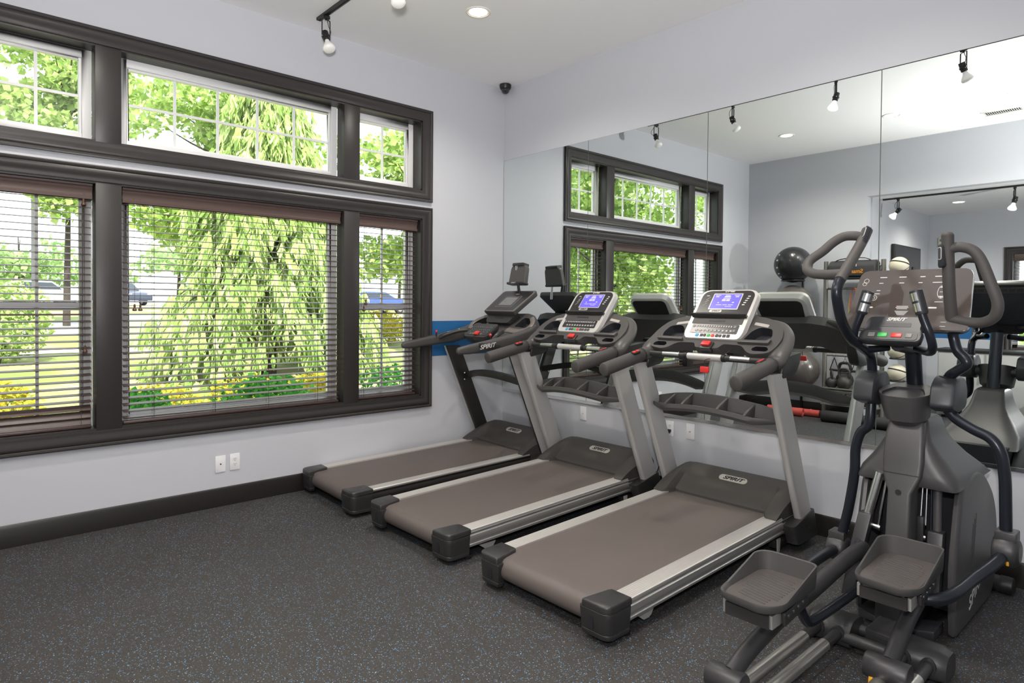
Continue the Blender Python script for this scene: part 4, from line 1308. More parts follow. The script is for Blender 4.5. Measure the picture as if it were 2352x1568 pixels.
    b = MB(); b.loft([[Mt @ Vector((x*k, y, z)) for x, y in o] for z, k in ((-.050, .93), (-.042, 1), (-.006, 1), (0, .96))])
    h = b.build('tablet_holder', m_graph2, t)
    MB().plate(Mt, [(x, y+.196) for x, y in rrect(.160, .028, .008, 3)], -.060, .016).build('holder_clip', m_cap, h, bevel=.004)
    MB().plate(Mt, [(x, y+.012) for x, y in rrect(.236, .022, .006, 2)], -.052, .022).build('holder_ledge', m_cap, h, bevel=.003)
    text('holder_lettering', 'SPIRIT', .016, Mt @ Matrix.Translation((-.02, .014, .0228)), m_print, h, shear=.35, width=.07)
    MB().tube([TM(.025, -.310, 1.725), TM(.025, -.290, 1.62)], .014, 10).build('holder_post', m_black, h)
    MB().tube([TM(-.06, -.262, 1.90), TM(-.06, -.235, 1.58)], (.016, .006), 8).build('holder_strap', m_steel, h)
    return t
tread_dark('dark treadmill with an upright tablet holder, in the room corner beside the windows', (.505, -1.2, 0), R_(-2.2))
# ---------------------------------------------------------------- elliptical trainer
m_navy = mat('gunmetal_tube', (.022, .025, .034), .28, .45)
m_shroud = mat('shroud_grey', (.072, .069, .070), .42, .2)
m_shroud_d = mat('shroud_dark', (.032, .033, .038), .40, .15)
m_elgrip = mat('elliptical_grip', (.070, .063, .061), .62)
m_pedal = mat('pedal_rubber', (.060, .057, .056), .5)
m_pedalfl = mat('pedal_floor', (.075, .064, .060), .42, bump=(40, .2), var=(14, .2))
m_frame = mat('frame_graphite', (.045, .044, .046), .42, .3)
m_glossface = mat('gloss_console', (.075, .060, .055), .12, coat=1.)
m_yellow = mat('yellow_wheel', (.75, .36, .02), .4)
m_railsil = mat('rail_aluminium', (.60, .58, .54), .30, .9)
EV = lambda x, y, z: Vector((x-4.01, y+.9, z))
EX = thing('elliptical_trainer', 'dark elliptical trainer facing the mirrors to the right of the treadmills', 'elliptical trainer', (4.01, -.9, 0))
# floor frame
b = MB().tube([EV(3.72, -.15, .047), EV(4.26, -.15, .047)], .042, 16)
b.build('front_stabilizer', m_frame, EX)
for s in (-1, 1):
    MB().tube([EV(4.0+s*.235, -.15, .047), EV(4.0+s*.27, -.15, .047), EV(4.0+s*.290, -.15, .047), EV(4.0+s*.297, -.15, .047)], [.047, .047, .045, .035], 16).build('stabilizer_cap', m_black, EX)
MB().b2((-.055, -.40, .02), (.055, .74, .085)).build('spine', m_frame, EX, bevel=.006)
for s in (-1, 1):
    x0, x1 = (3.735, 3.93) if s < 0 else (4.09, 4.29)
    o = rpoly([(-1.415, .0), (-1.235, .0), (-1.235, .075), (-1.275, .112), (-1.375, .112), (-1.415, .075)], .03, 4)
    b = MB().loft([[EV(x, -1.325+(y+1.325)*k, .012+z*k2) for y, z in o] for x, k, k2 in (((x0, .80, .86), (x0+.02, 1, 1), (x1, 1, 1)) if s < 0 else ((x0, 1, 1), (x1-.035, 1, 1), (x1, .80, .86)))])
    f = b.build('frame_block', m_frame, EX)
    MB().lathe([(.022, 0), (.026, .004), (.026, .012), (.008, .014), (.008, .03)], 12, Matrix.Translation(EV(x0+.02 if s < 0 else x1-.05, -1.34, 0))).build('block_foot', m_black, EX)
for y in (-1.275, -1.40):
    MB().tube([EV(3.90, y, .060), EV(4.12, y, .060)], .026, 12).build('cross_tube', m_frame, EX)
for x in (3.795, 3.882, 4.142, 4.232):
    MB().tube([EV(x, -1.40, .072), EV(x, -2.42, .072)], .0225, 12).build('rail_tube', m_frame, EX)
    MB().tube([EV(x, -1.385, .072), EV(x, -1.425, .072)], .030, 12).build('rail_collar', m_frame, EX)
    b = MB()
    arc = [(x+.026*math.cos(R_(a)), .072+.026*math.sin(R_(a))) for a in range(-20, 201, 20)]
    arc2 = [(x+.0232*math.cos(R_(a)), .072+.0232*math.sin(R_(a))) for a in range(200, -21, -20)]
    b.loft([[EV(px_, y, z) for px_, z in arc+arc2] for y in (-1.56, -2.40)])
    b.build('rail_track', m_railsil, EX)
MB().tube([EV(3.74, -2.44, .05), EV(4.28, -2.44, .05)], .045, 14).build('rear_stabilizer', m_frame, EX)

# shroud
side = rpoly([(-.955, .015), (-.985, .33), (-.885, .69), (-.62, .735), (-.455, .69), (-.27, .56), (-.185, .42), (-.165, .24), (-.215, .07), (-.30, .015)], [.02, .10, .06, .15, .12, .15, .08, .08, .05, .02], 5)
for s in (-1, 1):
    b = MB(); secs = []
    for x, k in ((.180, .970), (.185, .990), (.200, 1.), (.211, .985), (.217, .955)):
        q = [EV(4.005+s*x, -.57+(y+.57)*k, .36+(z-.36)*k+ (0)) for y, z in side]
        secs.append(q if s > 0 else q[::-1])
    b.loft(secs)
    sh = b.build('side_shell', m_shroud, EX)
    # panel seams and grooves
    g = MB()
    xx = 4.005+s*.2175
    for i in range(3):
        y0 = -.66-.03*i
        g.box(EV(xx, y0+.0, .40-.03*i), (.003, .006, .26+.02*i), Matrix.Rotation(R_(-12), 3, 'X'))
    g.build('side_grooves', m_pocket, sh, smooth=False)
    if s > 0:
        M = fr(EV(xx, -.62, .125), (0, .5, .02), (0, -.22, .5))
        M = fr(EV(xx+.001, -.62, .15), (0, 1, .35), (0, -.35, 1))
        text('shell_lettering', 'SPIRIT', .085, M, m_print, sh, shear=.3, width=.30, bold=.001)
        v = MB()
        v.add([EV(xx-.012, -.40, .62), EV(xx-.004, -.345, .565), EV(xx-.002, -.30, .36), EV(xx-.004, -.345, .36)], [(0, 1, 2, 3)])
        v.build('vent_scoop', m_shroud_d, sh, smooth=False)
# hood over the shells
b = MB(); secs = []
for z, hx, y0, y1, r in ((.685, .213, -.975, -.30, .04), (.70, .214, -.985, -.34, .06), (.745, .200, -.985, -.42, .08), (.80, .160, -.972, -.50, .08), (.85, .125, -.965, -.56, .06), (.895, .100, -.955, -.61, .04), (.94, .088, -.94, -.65, .03), (.985, .082, -.925, -.68, .03), (1.0, .070, -.91, -.70, .03)):
    secs.append([EV(4.005+x, y, z) for x, y in rpoly([(-hx, y0), (hx, y0), (hx, y1), (-hx, y1)], r, 5)])
b.loft(secs); hood = b.build('hood', m_shroud, EX)
b = MB()
for a, c in (((4.005, -.9735, .76), (4.005, -.945, .95)),):
    b.tube([EV(*a), EV(*c)], .0012, 4)
b.build('hood_seam', m_pocket, hood)
# centre column standing proud of the hood
b = MB(); secs = []
for z, hx, y0, y1 in ((.10, .056, -1.10, -.95), (.42, .050, -1.075, -.93), (.66, .050, -1.045, -.92), (.735, .080, -1.020, -.90), (.80, .084, -1.010, -.88), (.93, .080, -.985, -.86), (.985, .074, -.955, -.85)):
    secs.append([EV(4.005+x, y, z) for x, y in rpoly([(-hx, y0), (hx, y0), (hx, y1), (-hx, y1)], .016, 3)])
b.loft(secs); colm = b.build('centre_column', m_shroud, EX)
MB().lathe([(.001, 0), (.013, 0), (.013, .002)], 14, fr(EV(4.003, -1.0475, .66), (1, 0, 0), (0, .06, 1)) @ Matrix.Translation((0, 0, 0))).build('column_bolt', m_pocket, colm)
MB().plate(fr(EV(4.005, -1.018, .742), (1, 0, 0), (0, .08, 1)), [(x, y) for x, y in rrect(.150, .002, .0006, 1)], 0, .004).build('column_seam', m_pocket, colm, smooth=False)
MB().b2((-.055, -.52, .0), (.055, -.18, .26)).xf(Matrix.Translation((-.02, .30, 0))).build('base_block', m_frame, EX, bevel=.006)
MB().b2((-.178, .20, .03), (.170, .62, .70)).build('inner_housing', m_pocket, EX, smooth=False)
for s in (-1, 1):       # lower rear lip of the shroud
    MB().prism([(4.005-4.01+s*.055, .02), (4.005-4.01+s*.16, .02), (4.005-4.01+s*.16, .07), (4.005-4.01+s*.055, .045)][::(1 if s > 0 else -1)], 'y', -.17, -.02).build('rear_lip', m_shroud_d, EX, bevel=.008)
# working parts seen in the two openings
MB().tube([EV(3.905, -.985, .725), EV(3.860, -1.01, .50)], .021, 16).build('actuator_rod', m_steel, EX)
b = MB(); b.loft([[EV(x0+dx, y0+dy, z) for dx, dy in ((-.030, -.03), (.030, -.03), (.030, .03), (-.030, .03))] for x0, y0, z in ((3.857, -1.01, .525), (3.838, -1.06, .36), (3.812, -1.09, .13))])
ac = b.build('lift_arm', m_frame, EX, bevel=.006)
MB().lathe([(.001, .004), (.009, .004), (.012, .001), (.021, .001), (.022, -.004)][::-1], 16, fr(EV(3.842, -1.083, .385), (1, 0, 0), (0, .3, 1)) @ Matrix.Rotation(0, 4, 'X')).build('pivot_bolt', m_pocket, ac)
MB().tube([EV(3.935, -.985, .70), EV(3.905, -1.0, .47)], .006, 8).build('guide_rod', m_steel, EX)
MB().tube([EV(3.875, -1.0, .465), EV(3.915, -1.0, .458)], .014, 10).build('rod_pivot', m_steel, EX)
MB().tube([EV(4.125, -.90, .70), EV(4.132, -.92, .47)], .019, 14).build('actuator_rod', m_shroud, EX)
b = MB(); b.loft([[EV(x0+dx, y0+dy, z) for dx, dy in ((-.032, -.03), (.032, -.03), (.032, .03), (-.032, .03))] for x0, y0, z in ((4.133, -.93, .485), (4.135, -.99, .20))])
b.build('lift_arm', m_frame, EX, bevel=.006)
for i, x in enumerate((4.065, 4.082, 4.10)):
    MB().tube([EV(x, -.90, .70), EV(x+.004*i, -.93, .53-.03*i)], .0045, 8).build('guide_rod', m_steel if i != 2 else m_navy, EX)
MB().b2((.045, -.05, .42), (.072, -.02, .54)).build('rod_clevis', m_frame, EX, bevel=.004)
MB().tube([EV(4.05, -.93, .44), EV(4.09, -.93, .44)], .016, 10).build('rod_pivot', m_steel, EX)

# mast, cup tray and pivot boxes
MB().tube([EV(4.005, -.79, .97), EV(4.005, -.83, 1.13), EV(4.005, -.885, 1.36)], (.036, .028), 16, up=(0, 1, 0)).build('mast', m_navy, EX)
M = Matrix.Translation(EV(4.0, -.945, 1.132)) @ Matrix.Rotation(R_(12), 4, 'X')
out = rpoly([(-.060, -.115), (.060, -.115), (.108, -.055), (.108, .035), (.060, .115), (-.060, .115), (-.108, .035), (-.108, -.055)], .03, 4)
hol = rpoly([(-.078, -.098), (.078, -.098), (.092, -.05), (.060, .042), (-.060, .042), (-.092, -.05)], .02, 4)
b = MB().holed(M, out, [hol], .010, .085, 1, .86)
secs = []
for z, k in ((-.155, .62), (-.135, .74), (-.128, .84), (-.030, .985), (-.012, 1.0), (-.008, 1.0)):
    secs.append([M @ Vector((x*k, y*k, z)) for x, y in out])
b.m(0).loft(secs, caps=False).add(secs[0], [tuple(range(len(secs[0])))[::-1]])
tray = b.build('cup_tray', [m_shroud, m_shroud_d], EX)
for s in (-1, 1):
    b = MB()
    o = rpoly([(-1.06, 1.075), (-1.03, 1.175), (-.96, 1.215), (-.84, 1.205), (-.80, 1.14), (-.82, 1.06), (-.95, 1.045)], .025, 4)
    secs = []
    for x, k in ((.115, .90), (.122, 1), (.195, 1), (.208, .93), (.213, .80)):
        q = [EV(4.005+s*x, -.93+(y+.93)*k, 1.13+(z-1.13)*k) for y, z in o]
        secs.append(q if s > 0 else q[::-1])
    b.loft(secs)
    bx = b.build('pivot_box', m_shroud_d, EX)
    M2 = Matrix.Translation(EV(4.005+s*.160, -.935, 1.205))
    MB().lathe([(.038, 0), (.040, .004), (.037, .008), (.030, .006)], 18, M2).build('pivot_boot', m_pocket, bx)
    MB().tube([EV(4.005+s*.05, -.90, 1.10), EV(4.005+s*.13, -.90, 1.10)], .030, 14).build('pivot_shaft', m_shroud_d, EX)

# console
Cb = EV(4.005, -1.040, 1.425); up = Vector((0, .175, .285))
Mc = fr(Cb, (1, 0, 0), up); CH = .335
oc = rpoly([(-.258, 0), (.258, 0), (.238, CH), (-.238, CH)], [.035, .035, .045, .045], 6)
b = MB()
b.loft([[Mc @ Vector((x*k, CH/2+(y-CH/2)*k, z)) for x, y in oc] for z, k in ((-.052, .86), (-.046, .95), (-.024, 1.0), (-.006, 1.0))])
con = b.build('console', m_face, EX)
b = MB(); b.loft([[Mc @ Vector((x*k, CH/2+(y-CH/2)*k, z)) for x, y in oc] for z, k in ((-.014, 1.004), (-.012, 1.009), (-.006, 1.009), (-.004, 1.004))])
b.build('console_bezel', m_chrome, con)
MB().plate(Mc, [(x*.997, CH/2+(y-CH/2)*.997) for x, y in oc], -.006, .001).build('console_glass', m_glossface, con)
b = MB()
for x, y, w, h in ((-.13, .292, .032, .005), (-.045, .292, .032, .005), (.04, .292, .022, .005), (.115, .292, .05, .005), (-.135, .258, .02, .004), (-.045, .258, .022, .004), (.035, .258, .018, .004), (.115, .258, .06, .004),
                   (-.14, .215, .018, .004), (-.143, .196, .024, .004), (-.165, .118, .034, .008), (.105, .118, .034, .008), (-.02, .125, .05, .003), (-.02, .118, .055, .003), (-.02, .111, .045, .003), (.125, .150, .034, .003), (.158, .02, .022, .002), (.158, .042, .022, .002)):
    b.plate(Mc, [(x+px_, y+py_) for px_, py_ in rrect(w, h, h*.3, 1)], .001, .0016)
def ring(b, cx, cy, rx, ry, w, n=20):
    b.loft([[Mc @ Vector((cx+(rx+dw)*math.cos(2*PI*i/n), cy+(ry+dw)*math.sin(2*PI*i/n), z)) for dw, z in ((-w, .0012), (w, .0012), (w, .0017), (-w, .0017))] for i in range(n)], ring=True)
ring(b, -.155, .172, .015, .015, .001); ring(b, -.155, .172, .007, .007, .001)
ring(b, -.205, .272, .011, .013, .001); ring(b, -.21, .255, .009, .010, .001)
ring(b, .130, .205, .017, .036, .001)
for y, sg in ((.228, 1), (.182, -1)):
    b.plate(Mc, [(.118, y), (.142, y), (.130, y+.011*sg)][::sg], .001, .0017)
b.box(Mc @ Vector((.130, .205, .0013)), (.016, .001, .003))
b.build('face_printing', m_print, con, smooth=False)
b = MB()
b.plate(Mc, [(-.05, .100), (.01, .100), (-.006, .075), (-.034, .075)][::-1], .001, .0015)
b.build('chip_sticker', m_lcdgrey2, con, smooth=False)
# back of the console with its slots
Mb = Mc @ Matrix.Rotation(PI, 4, 'Y')
MB().plate(Mb, [(x*.84, CH/2+(y-CH/2)*.84) for x, y in oc], .050, .056).build('console_back', m_shroud_d, con, bevel=.002)
MB().plate(Mb, [(x, y+.292) for x, y in rrect(.40, .040, .008, 3)], .046, .060).build('speaker_strip', m_shroud, con)
b = MB()
for i in range(9):
    for j in range(4):
        b.plate(Mb, [(-.18+i*.042+j*.008+x, .292+y) for x, y in rrect(.004, .020, .001, 1)], .060, .0606)
b.build('vent_slots', m_pocket, con, smooth=False)
# lower control pod
Mp = fr(EV(3.985, -1.165, 1.372), (1, 0, 0), (0, .10, .11))
po = rpoly([(-.128, 0), (.128, 0), (.132, .05), (.118, .075), (.118, .150), (-.118, .150), (-.118, .075), (-.132, .05)], [.025, .025, .01, .01, .03, .03, .01, .01], 4)
b = MB(); b.loft([[Mp @ Vector((x*k, .075+(y-.075)*k, z)) for x, y in po] for z, k in ((-.050, .80), (-.036, .95), (-.018, 1.0), (-.010, 1.0), (-.002, .99), (.002, .96))])
pod = b.build('control_pod', m_shroud_d, EX)
MB().plate(Mp, [(x, y+.034) for x, y in rrect(.225, .052, .014, 4)], .000, .004).build('key_plate', m_key, pod)
for x, w, mm, nm in ((-.030, .040, m_green, 'start_key'), (.028, .044, m_red, 'stop_key'), (-.076, .028, m_keylt, 'level_key'), (.078, .026, m_keylt, 'level_key')):
    MB().plate(Mp, [(x+px_, .034+y) for px_, y in rrect(w, .024, .004, 3)], .003, .0068).build(nm, mm, pod, bevel=.001)
MB().plate(Mp, [(x, y+.098) for x, y in rrect(.150, .024, .003, 2)], -.002, .0030).build('media_slot', m_pocket, pod)
text('pod_lettering', 'SPIRIT', .026, Mp @ Matrix.Translation((.005, .130, .0028)), m_print, pod, shear=.35, width=.084, bold=.0008)
MB().tube([EV(3.99, -1.05, 1.35), EV(4.0, -.90, 1.33)], .03, 10).build('pod_stem', m_shroud_d, EX)

# fixed grips with pulse plates
for s in (-1, 1):
    X = lambda x: 3.99+s*x
    path = smooth_path([EV(X(.098), -1.145, 1.600), EV(X(.128), -1.152, 1.49), EV(X(.155), -1.150, 1.41), EV(X(.160), -1.12, 1.352), EV(X(.130), -1.05, 1.325), EV(X(.06), -.98, 1.335)], 6)
    g = MB().tube(path, .0185, 12).build('fixed_grip', m_navy, EX)
    d = (path[0]-path[6]).normalized()
    MB().tube([path[0]+d*.004, path[0], path[0]-d*.10, path[0]-d*.108], [.021, .0265, .0265, .023], 16).build('grip_sleeve', m_shroud_d, g)
    for k in (.028, .076):
        c = path[0]-d*k
        u = Vector((-s*.75, -1, .1)).normalized(); w = d.cross(u).normalized(); u = w.cross(d).normalized()
        b = MB()
        angs = [R_(a) for a in range(-50, 51, 20)]
        b.loft([[c+d*t+(u*math.cos(a)+w*math.sin(a))*.0278 for a in angs]+[c+d*t+(u*math.cos(a)+w*math.sin(a))*.0255 for a in reversed(angs)] for t in (-.019, .019)])
        b.build('pulse_plate', m_steel, g)

# moving handles: foam loop above, tube to the pivot below
def handle(s, stem, low, loop, swM):
    g = MB().tube(smooth_path([EV(*p) for p in stem], 6), .0245, 16).build('handle_stem', m_elgrip, EX)
    MB().tube(smooth_path([EV(*p) for p in loop], 6), .0225, 16).build('handle_loop', m_elgrip, EX)
    MB().tube(smooth_path([EV(*p) for p in low], 6), .0225, 14).build('handle_tube', m_navy, EX)
    top = EV(*stem[0])
    MB().ball(top, .0245, 16, (1, 1, .7)).build('stem_cap', m_elgrip, g)
    o = rrect(.030, .105, .0149, 5)
    k = MB().plate(swM, o, -.012, .010).build('switch_pod', m_shroud_d, g, bevel=.003)
    MB().plate(swM, [(x, y+.012) for x, y in rrect(.021, .056, .008, 4)], .009, .0125).build('switch_frame', m_print, k)
    MB().plate(swM, [(x, y+.012) for x, y in rrect(.016, .050, .006, 4)], .012, .0138).build('switch_key', m_key, k)
handle(1, [(4.190, -1.085, 1.845), (4.190, -1.070, 1.75), (4.190, -1.045, 1.62), (4.190, -1.005, 1.50), (4.190, -.985, 1.44)],
       [(4.190, -.985, 1.44), (4.195, -.975, 1.39), (4.212, -.985, 1.335), (4.245, -1.0, 1.30), (4.250, -1.0, 1.275), (4.215, -.985, 1.245), (4.178, -.955, 1.215), (4.165, -.935, 1.17)],
       [(4.192, -1.075, 1.785), (4.235, -1.075, 1.792), (4.280, -1.075, 1.775), (4.312, -1.078, 1.73), (4.348, -1.08, 1.63), (4.372, -1.075, 1.55), (4.362, -1.06, 1.495), (4.325, -1.035, 1.468), (4.275, -1.015, 1.462), (4.192, -1.0, 1.475)],
       fr(EV(4.172, -1.088, 1.755), (.75, -.66, 0), (0, -.06, 1)))
handle(-1, [(3.850, -1.05, 1.895), (3.850, -1.10, 1.85), (3.850, -1.21, 1.765), (3.850, -1.30, 1.70), (3.850, -1.375, 1.645)],
       [(3.850, -1.375, 1.645), (3.850, -1.405, 1.60), (3.850, -1.39, 1.54), (3.850, -1.335, 1.455), (3.850, -1.22, 1.375), (3.848, -1.06, 1.325), (3.848, -.965, 1.28), (3.848, -.935, 1.17)],
       [(3.850, -1.085, 1.862), (3.81, -1.10, 1.870), (3.765, -1.11, 1.868), (3.725, -1.13, 1.842), (3.69, -1.16, 1.80), (3.643, -1.20, 1.752), (3.650, -1.245, 1.708), (3.70, -1.285, 1.684), (3.77, -1.315, 1.677), (3.850, -1.335, 1.677)],
       fr(EV(3.862, -1.108, 1.868), (.75, -.4, .5), (0, .62, .78)))

# swing links, hubs and pedals
def link(s, pts, hub, hubx):
    MB().tube(smooth_path([EV(*p) for p in pts], 6), .0235, 14).build('swing_link', m_navy, EX)
    b = MB()
    M = Matrix.Translation(EV(*hub)) @ Matrix.Rotation(R_(90), 4, 'Y')
    b.lathe([(.050, -.048), (.062, -.040), (.066, -.01), (.066, .025), (.058, .042), (.045, .048)], 22, M)
    b.box(EV(hub[0], hub[1]+.005, hub[2]+.052), (.078, .085, .075))
    h = b.build('link_hub', m_frame, EX, bevel=.008)
    MB().lathe([(.001, .050), (.040, .0495), (.044, .046)][::-1], 20, M if s > 0 else M @ Matrix.Rotation(PI, 4, 'X')).build('hub_cap', m_shroud, h)
link(1, [(4.170, -.945, 1.06), (4.205, -.95, 1.022), (4.27, -.955, .985), (4.335, -.96, .955), (4.372, -.965, .90), (4.388, -.96, .80), (4.393, -.955, .66), (4.395, -.95, .53)], (4.398, -.95, .475), 0)
link(-1, [(3.845, -.94, 1.06), (3.845, -.95, .985), (3.835, -.95, .935), (3.800, -.95, .895), (3.779, -.95, .81), (3.776, -.95, .69), (3.750, -.95, .50), (3.715, -.95, .34)], (3.705, -.95, .290), 0)
MB().box(EV(4.412, -1.003, .442), (.010, .012, .030)).build('hub_clip', m_yellow, EX, bevel=.002)
def pedal(s, cx, y0, y1, zf, zb, leg, tube, foot):
    """foot tray from y0 (rear, towards the user) to y1, floor climbing from zf to zb"""
    up = Vector((0, y1-y0, zb-zf)); L = up.length
    M = fr(EV(cx, y0, zf), (1, 0, 0), up)
    ou = rpoly([(-.105, 0), (.075, -.015), (.122, .05), (.122, L), (-.122, L), (-.122, .06)], [.05, .06, .05, .045, .07, .05], 5)
    b = MB(); n = len(ou)
    def rim(x, y):
        f = max(0, min(1, (y-.06)/(L*.62)))
        return .014+.060*f**1.6
    secs = [[M @ Vector((x*.90, L/2+(y-L/2)*.93, -.022)) for x, y in ou], [M @ Vector((x*.97, L/2+(y-L/2)*.98, -.012)) for x, y in ou],
            [M @ Vector((x*1.0, L/2+(y-L/2), rim(x, y)*.8)) for x, y in ou], [M @ Vector((x*.995, L/2+(y-L/2)*.995, rim(x, y))) for x, y in ou],
            [M @ Vector((x*.945, L/2+(y-L/2)*.955, rim(x, y)-.002)) for x, y in ou], [M @ Vector((x*.88, L/2+(y-L/2)*.90, .0)) for x, y in ou]]
    b.loft(secs)
    p = b.build('pedal', m_pedal, EX)
    fl = [(x*.86, L/2+(y-L/2)*.885) for x, y in ou]
    MB().plate(M, fl, -.004, .0016).build('tread_mat', m_pedalfl, p)
    r = MB()
    for i in range(13):
        y = L*.14+i*L*.055
        w = .155 if 2 < i < 11 else .115
        r.loft([[M @ Vector((x, y+a-.02*x/.1, z)) for a, z in ((-.0035, .001), (-.002, .0042), (.002, .0042), (.0035, .001))] for x in (-w/2, w/2)])
    r.build('tread_ribs', m_pedal, p)
    # the beam below: dark channel with bright ends
    Mb = fr(EV(cx-.01, y0+.035, zf-.052), (1, 0, 0), up)
    bm = MB().plate(Mb, [(-.085, .0), (.085, .0), (.085, .26), (-.085, .26)], -.034, .018).build('pedal_beam', m_frame, EX, bevel=.004)
    MB().plate(Mb, rrect(.172, .010, .002, 1), -.031, .016).xf(Matrix.Identity(4)).build('beam_front', m_cap, bm, smooth=False)
    b = MB()
    for sx in (-1, 1):
        b.plate(Mb, [(sx*.092+x, .060+y) for x, y in rrect(.014, .115, .003, 2)], -.030, .020)
    b.plate(Mb, [(x, .004+y) for x, y in rrect(.150, .004, .001, 1)], .019, .0215)
    b.build('beam_rail', m_alu, bm)
    # bracket with adjusting holes
    Mr = fr(EV(cx+.098, (y0+y1)/2+.02, (zf+zb)/2-.055), (0, 1, .12), (0, -.12, 1))
    br = MB().plate(Mr, rrect(.20, .052, .008, 3), -.006, .006).build('adjust_bracket', m_cap, bm, bevel=.002)
    h = MB()
    for i in range(4):
        h.lathe([(.007, .006), (.007, .0072)], 10, Mr @ Matrix.Translation((-.07+i*.042, .006, 0)))
    h.build('bracket_holes', m_steel, br)
    MB().tube(smooth_path([EV(*q) for q in leg], 6), (.030, .040), 14, up=(0, 0, 1)).build('roller_leg', m_frame, EX)
    MB().tube(smooth_path([EV(*q) for q in tube], 6), .0245, 14).build('pedal_tube', m_navy, EX)
    fx, fy, w = foot
    b = MB().tube([EV(fx-w, fy, .115), EV(fx-w+.006, fy, .115), EV(fx+w-.006, fy, .115), EV(fx+w, fy, .115)], [.046, .050, .050, .046], 20)
    ft = b.build('roller_housing', m_frame, EX)
    M3 = Matrix.Translation(EV(fx-w*.45, fy-.012, .066)) @ Matrix.Rotation(R_(90), 4, 'Y')
    MB().lathe([(.020, -.022), (.034, -.018), (.036, 0), (.034, .018), (.020, .022)], 20, M3).build('roller_wheel', m_yellow, ft)
    return p
pedal(1, 4.135, -1.650, -1.275, .435, .455, [(4.158, -1.64, .135), (4.160, -1.56, .175), (4.160, -1.47, .225), (4.160, -1.33, .275), (4.150, -1.15, .29)],
      [(4.395, -.985, .465), (4.372, -1.08, .435), (4.335, -1.20, .402), (4.305, -1.34, .375), (4.275, -1.41, .362), (4.235, -1.44, .355), (4.18, -1.45, .355)], (4.158, -1.655, .078))
pedal(-1, 3.835, -2.170, -1.795, .425, .430, [(3.785, -2.17, .135), (3.792, -2.09, .175), (3.798, -1.97, .21), (3.81, -1.80, .25), (3.85, -1.55, .32), (3.87, -1.25, .37), (3.87, -1.08, .36)],
      [(3.700, -.98, .290), (3.72, -1.15, .310), (3.74, -1.40, .325), (3.78, -1.62, .335), (3.80, -1.78, .345)], (3.775, -2.185, .070))
b = MB().tube(smooth_path([EV(3.895, -1.10, .215), EV(3.885, -1.35, .205), EV(3.870, -1.64, .200), EV(3.862, -1.70, .215), EV(3.855, -1.75, .29)], 5), .021, 12)
b.build('pedal_tube', m_navy, EX)
# ---------------------------------------------------------------- the wall behind the camera, seen in the mirrors
m_ballsil = mat('burst_ball_silver', (.16, .145, .135), .24, .45, bump=(30, .05))
m_ballblk = mat('burst_ball_black', (.020, .020, .022), .26)
m_galv = mat('galvanised_tube', (.26, .25, .23), .4, .6)
m_iron = mat('cast_iron', (.040, .036, .034), .5, bump=(60, .3))
m_ballcream = mat('medicine_ball_cream', (.62, .57, .45), .55, bump=(200, .2))
m_redmat = mat('red_foam', (.52, .075, .06), .7)
m_foam = mat('black_foam', (.022, .021, .022), .8, bump=(220, .5))
m_bag = mat('bag_nylon', (.030, .030, .033), .7, bump=(120, .3))
m_orange = mat('orange_print', (.75, .28, .02), .5)
m_band = {'blue': mat('band_blue', (.03, .20, .38), .6), 'yellow': mat('band_yellow', (.65, .55, .05), .6), 'red': mat('band_red', (.55, .06, .04), .6), 'green': mat('band_green', (.12, .40, .06), .6)}
def stability_ball(label, c, r, m, mark=None):
    t = thing('stability_ball', label, 'exercise ball', c, group='stability balls')
    b = MB()
    k = 26; prof = []
    for i in range(k*3+1):
        a = PI*i/(k*3)
        rr = r*(1+(.004*math.cos(a*62) if .18*PI < a < .82*PI else 0))
        prof.append((max(1e-4, math.sin(a)*rr), -math.cos(a)*rr))
    b.lathe(prof, 40, Matrix.Rotation(R_(68), 4, 'Y') @ Matrix.Rotation(R_(30), 4, 'X'))
    b.build('ball_skin', m, t)
    MB().lathe([(.016, r-.004), (.016, r+.003), (.001, r+.004)], 12, Matrix.Rotation(R_(60), 4, 'X') @ Matrix.Rotation(R_(30), 4, 'Y')).build('ball_plug', m_black, t)
    if mark:
        mk = MB()
        for i in range(5):
            a = R_(62+i*18); q = R_(-118)
            d = Vector((math.sin(a)*math.cos(q+3.4), -math.sin(a)*math.sin(q), math.cos(a)))
            d = Vector((-.45, .72, math.cos(a)*1.1)).normalized()
            M = fr(d*(r+.0005), Vector((0, 0, 1)).cross(d), (0, 0, 1))
            mk.plate(M, rrect(.030, .022, .004, 2), -.003, .002)
        mk.build('ball_print', m_print, t)
    return t
# a post with three ring holders carries the balls
BX, BY = .875, -4.98
t = thing('ball_stand', 'black ball stand with ring holders against the back wall', 'ball rack', (BX, BY, 0))
def ring_tube(b, c, R, r, n=28):
    b.tube([Vector((c[0]+R*math.cos(2*PI*i/n), c[1]+R*math.sin(2*PI*i/n), c[2])) for i in range(n)], r, 8, ring=True)
MB().tube([(0, -.135, 0), (0, -.135, 2.10)], .018, 10).build('post', m_black, t)
MB().b2((-.28, -.155, 0), (.28, .22, .03)).build('base', m_black, t, bevel=.006)
for z, dx in ((.390, .115), (1.280, 0), (1.901, 0)):
    b = MB(); ring_tube(b, (dx, .195, z), .15, .010); b.tube([(0, -.135, z), (dx*.8, .045, z)], .011, 8)
    b.build('ring_holder', m_black, t)
stability_ball('black stability ball with white print, topmost of the ball stand', (.875, -4.785, 2.128), .258, m_ballblk, True)
stability_ball('silver grey stability ball under the black one on the ball stand', (.870, -4.785, 1.546), .290, m_ballsil)
stability_ball('large silver stability ball lowest on the ball stand', (.990, -4.785, .640), .272, m_ballsil)

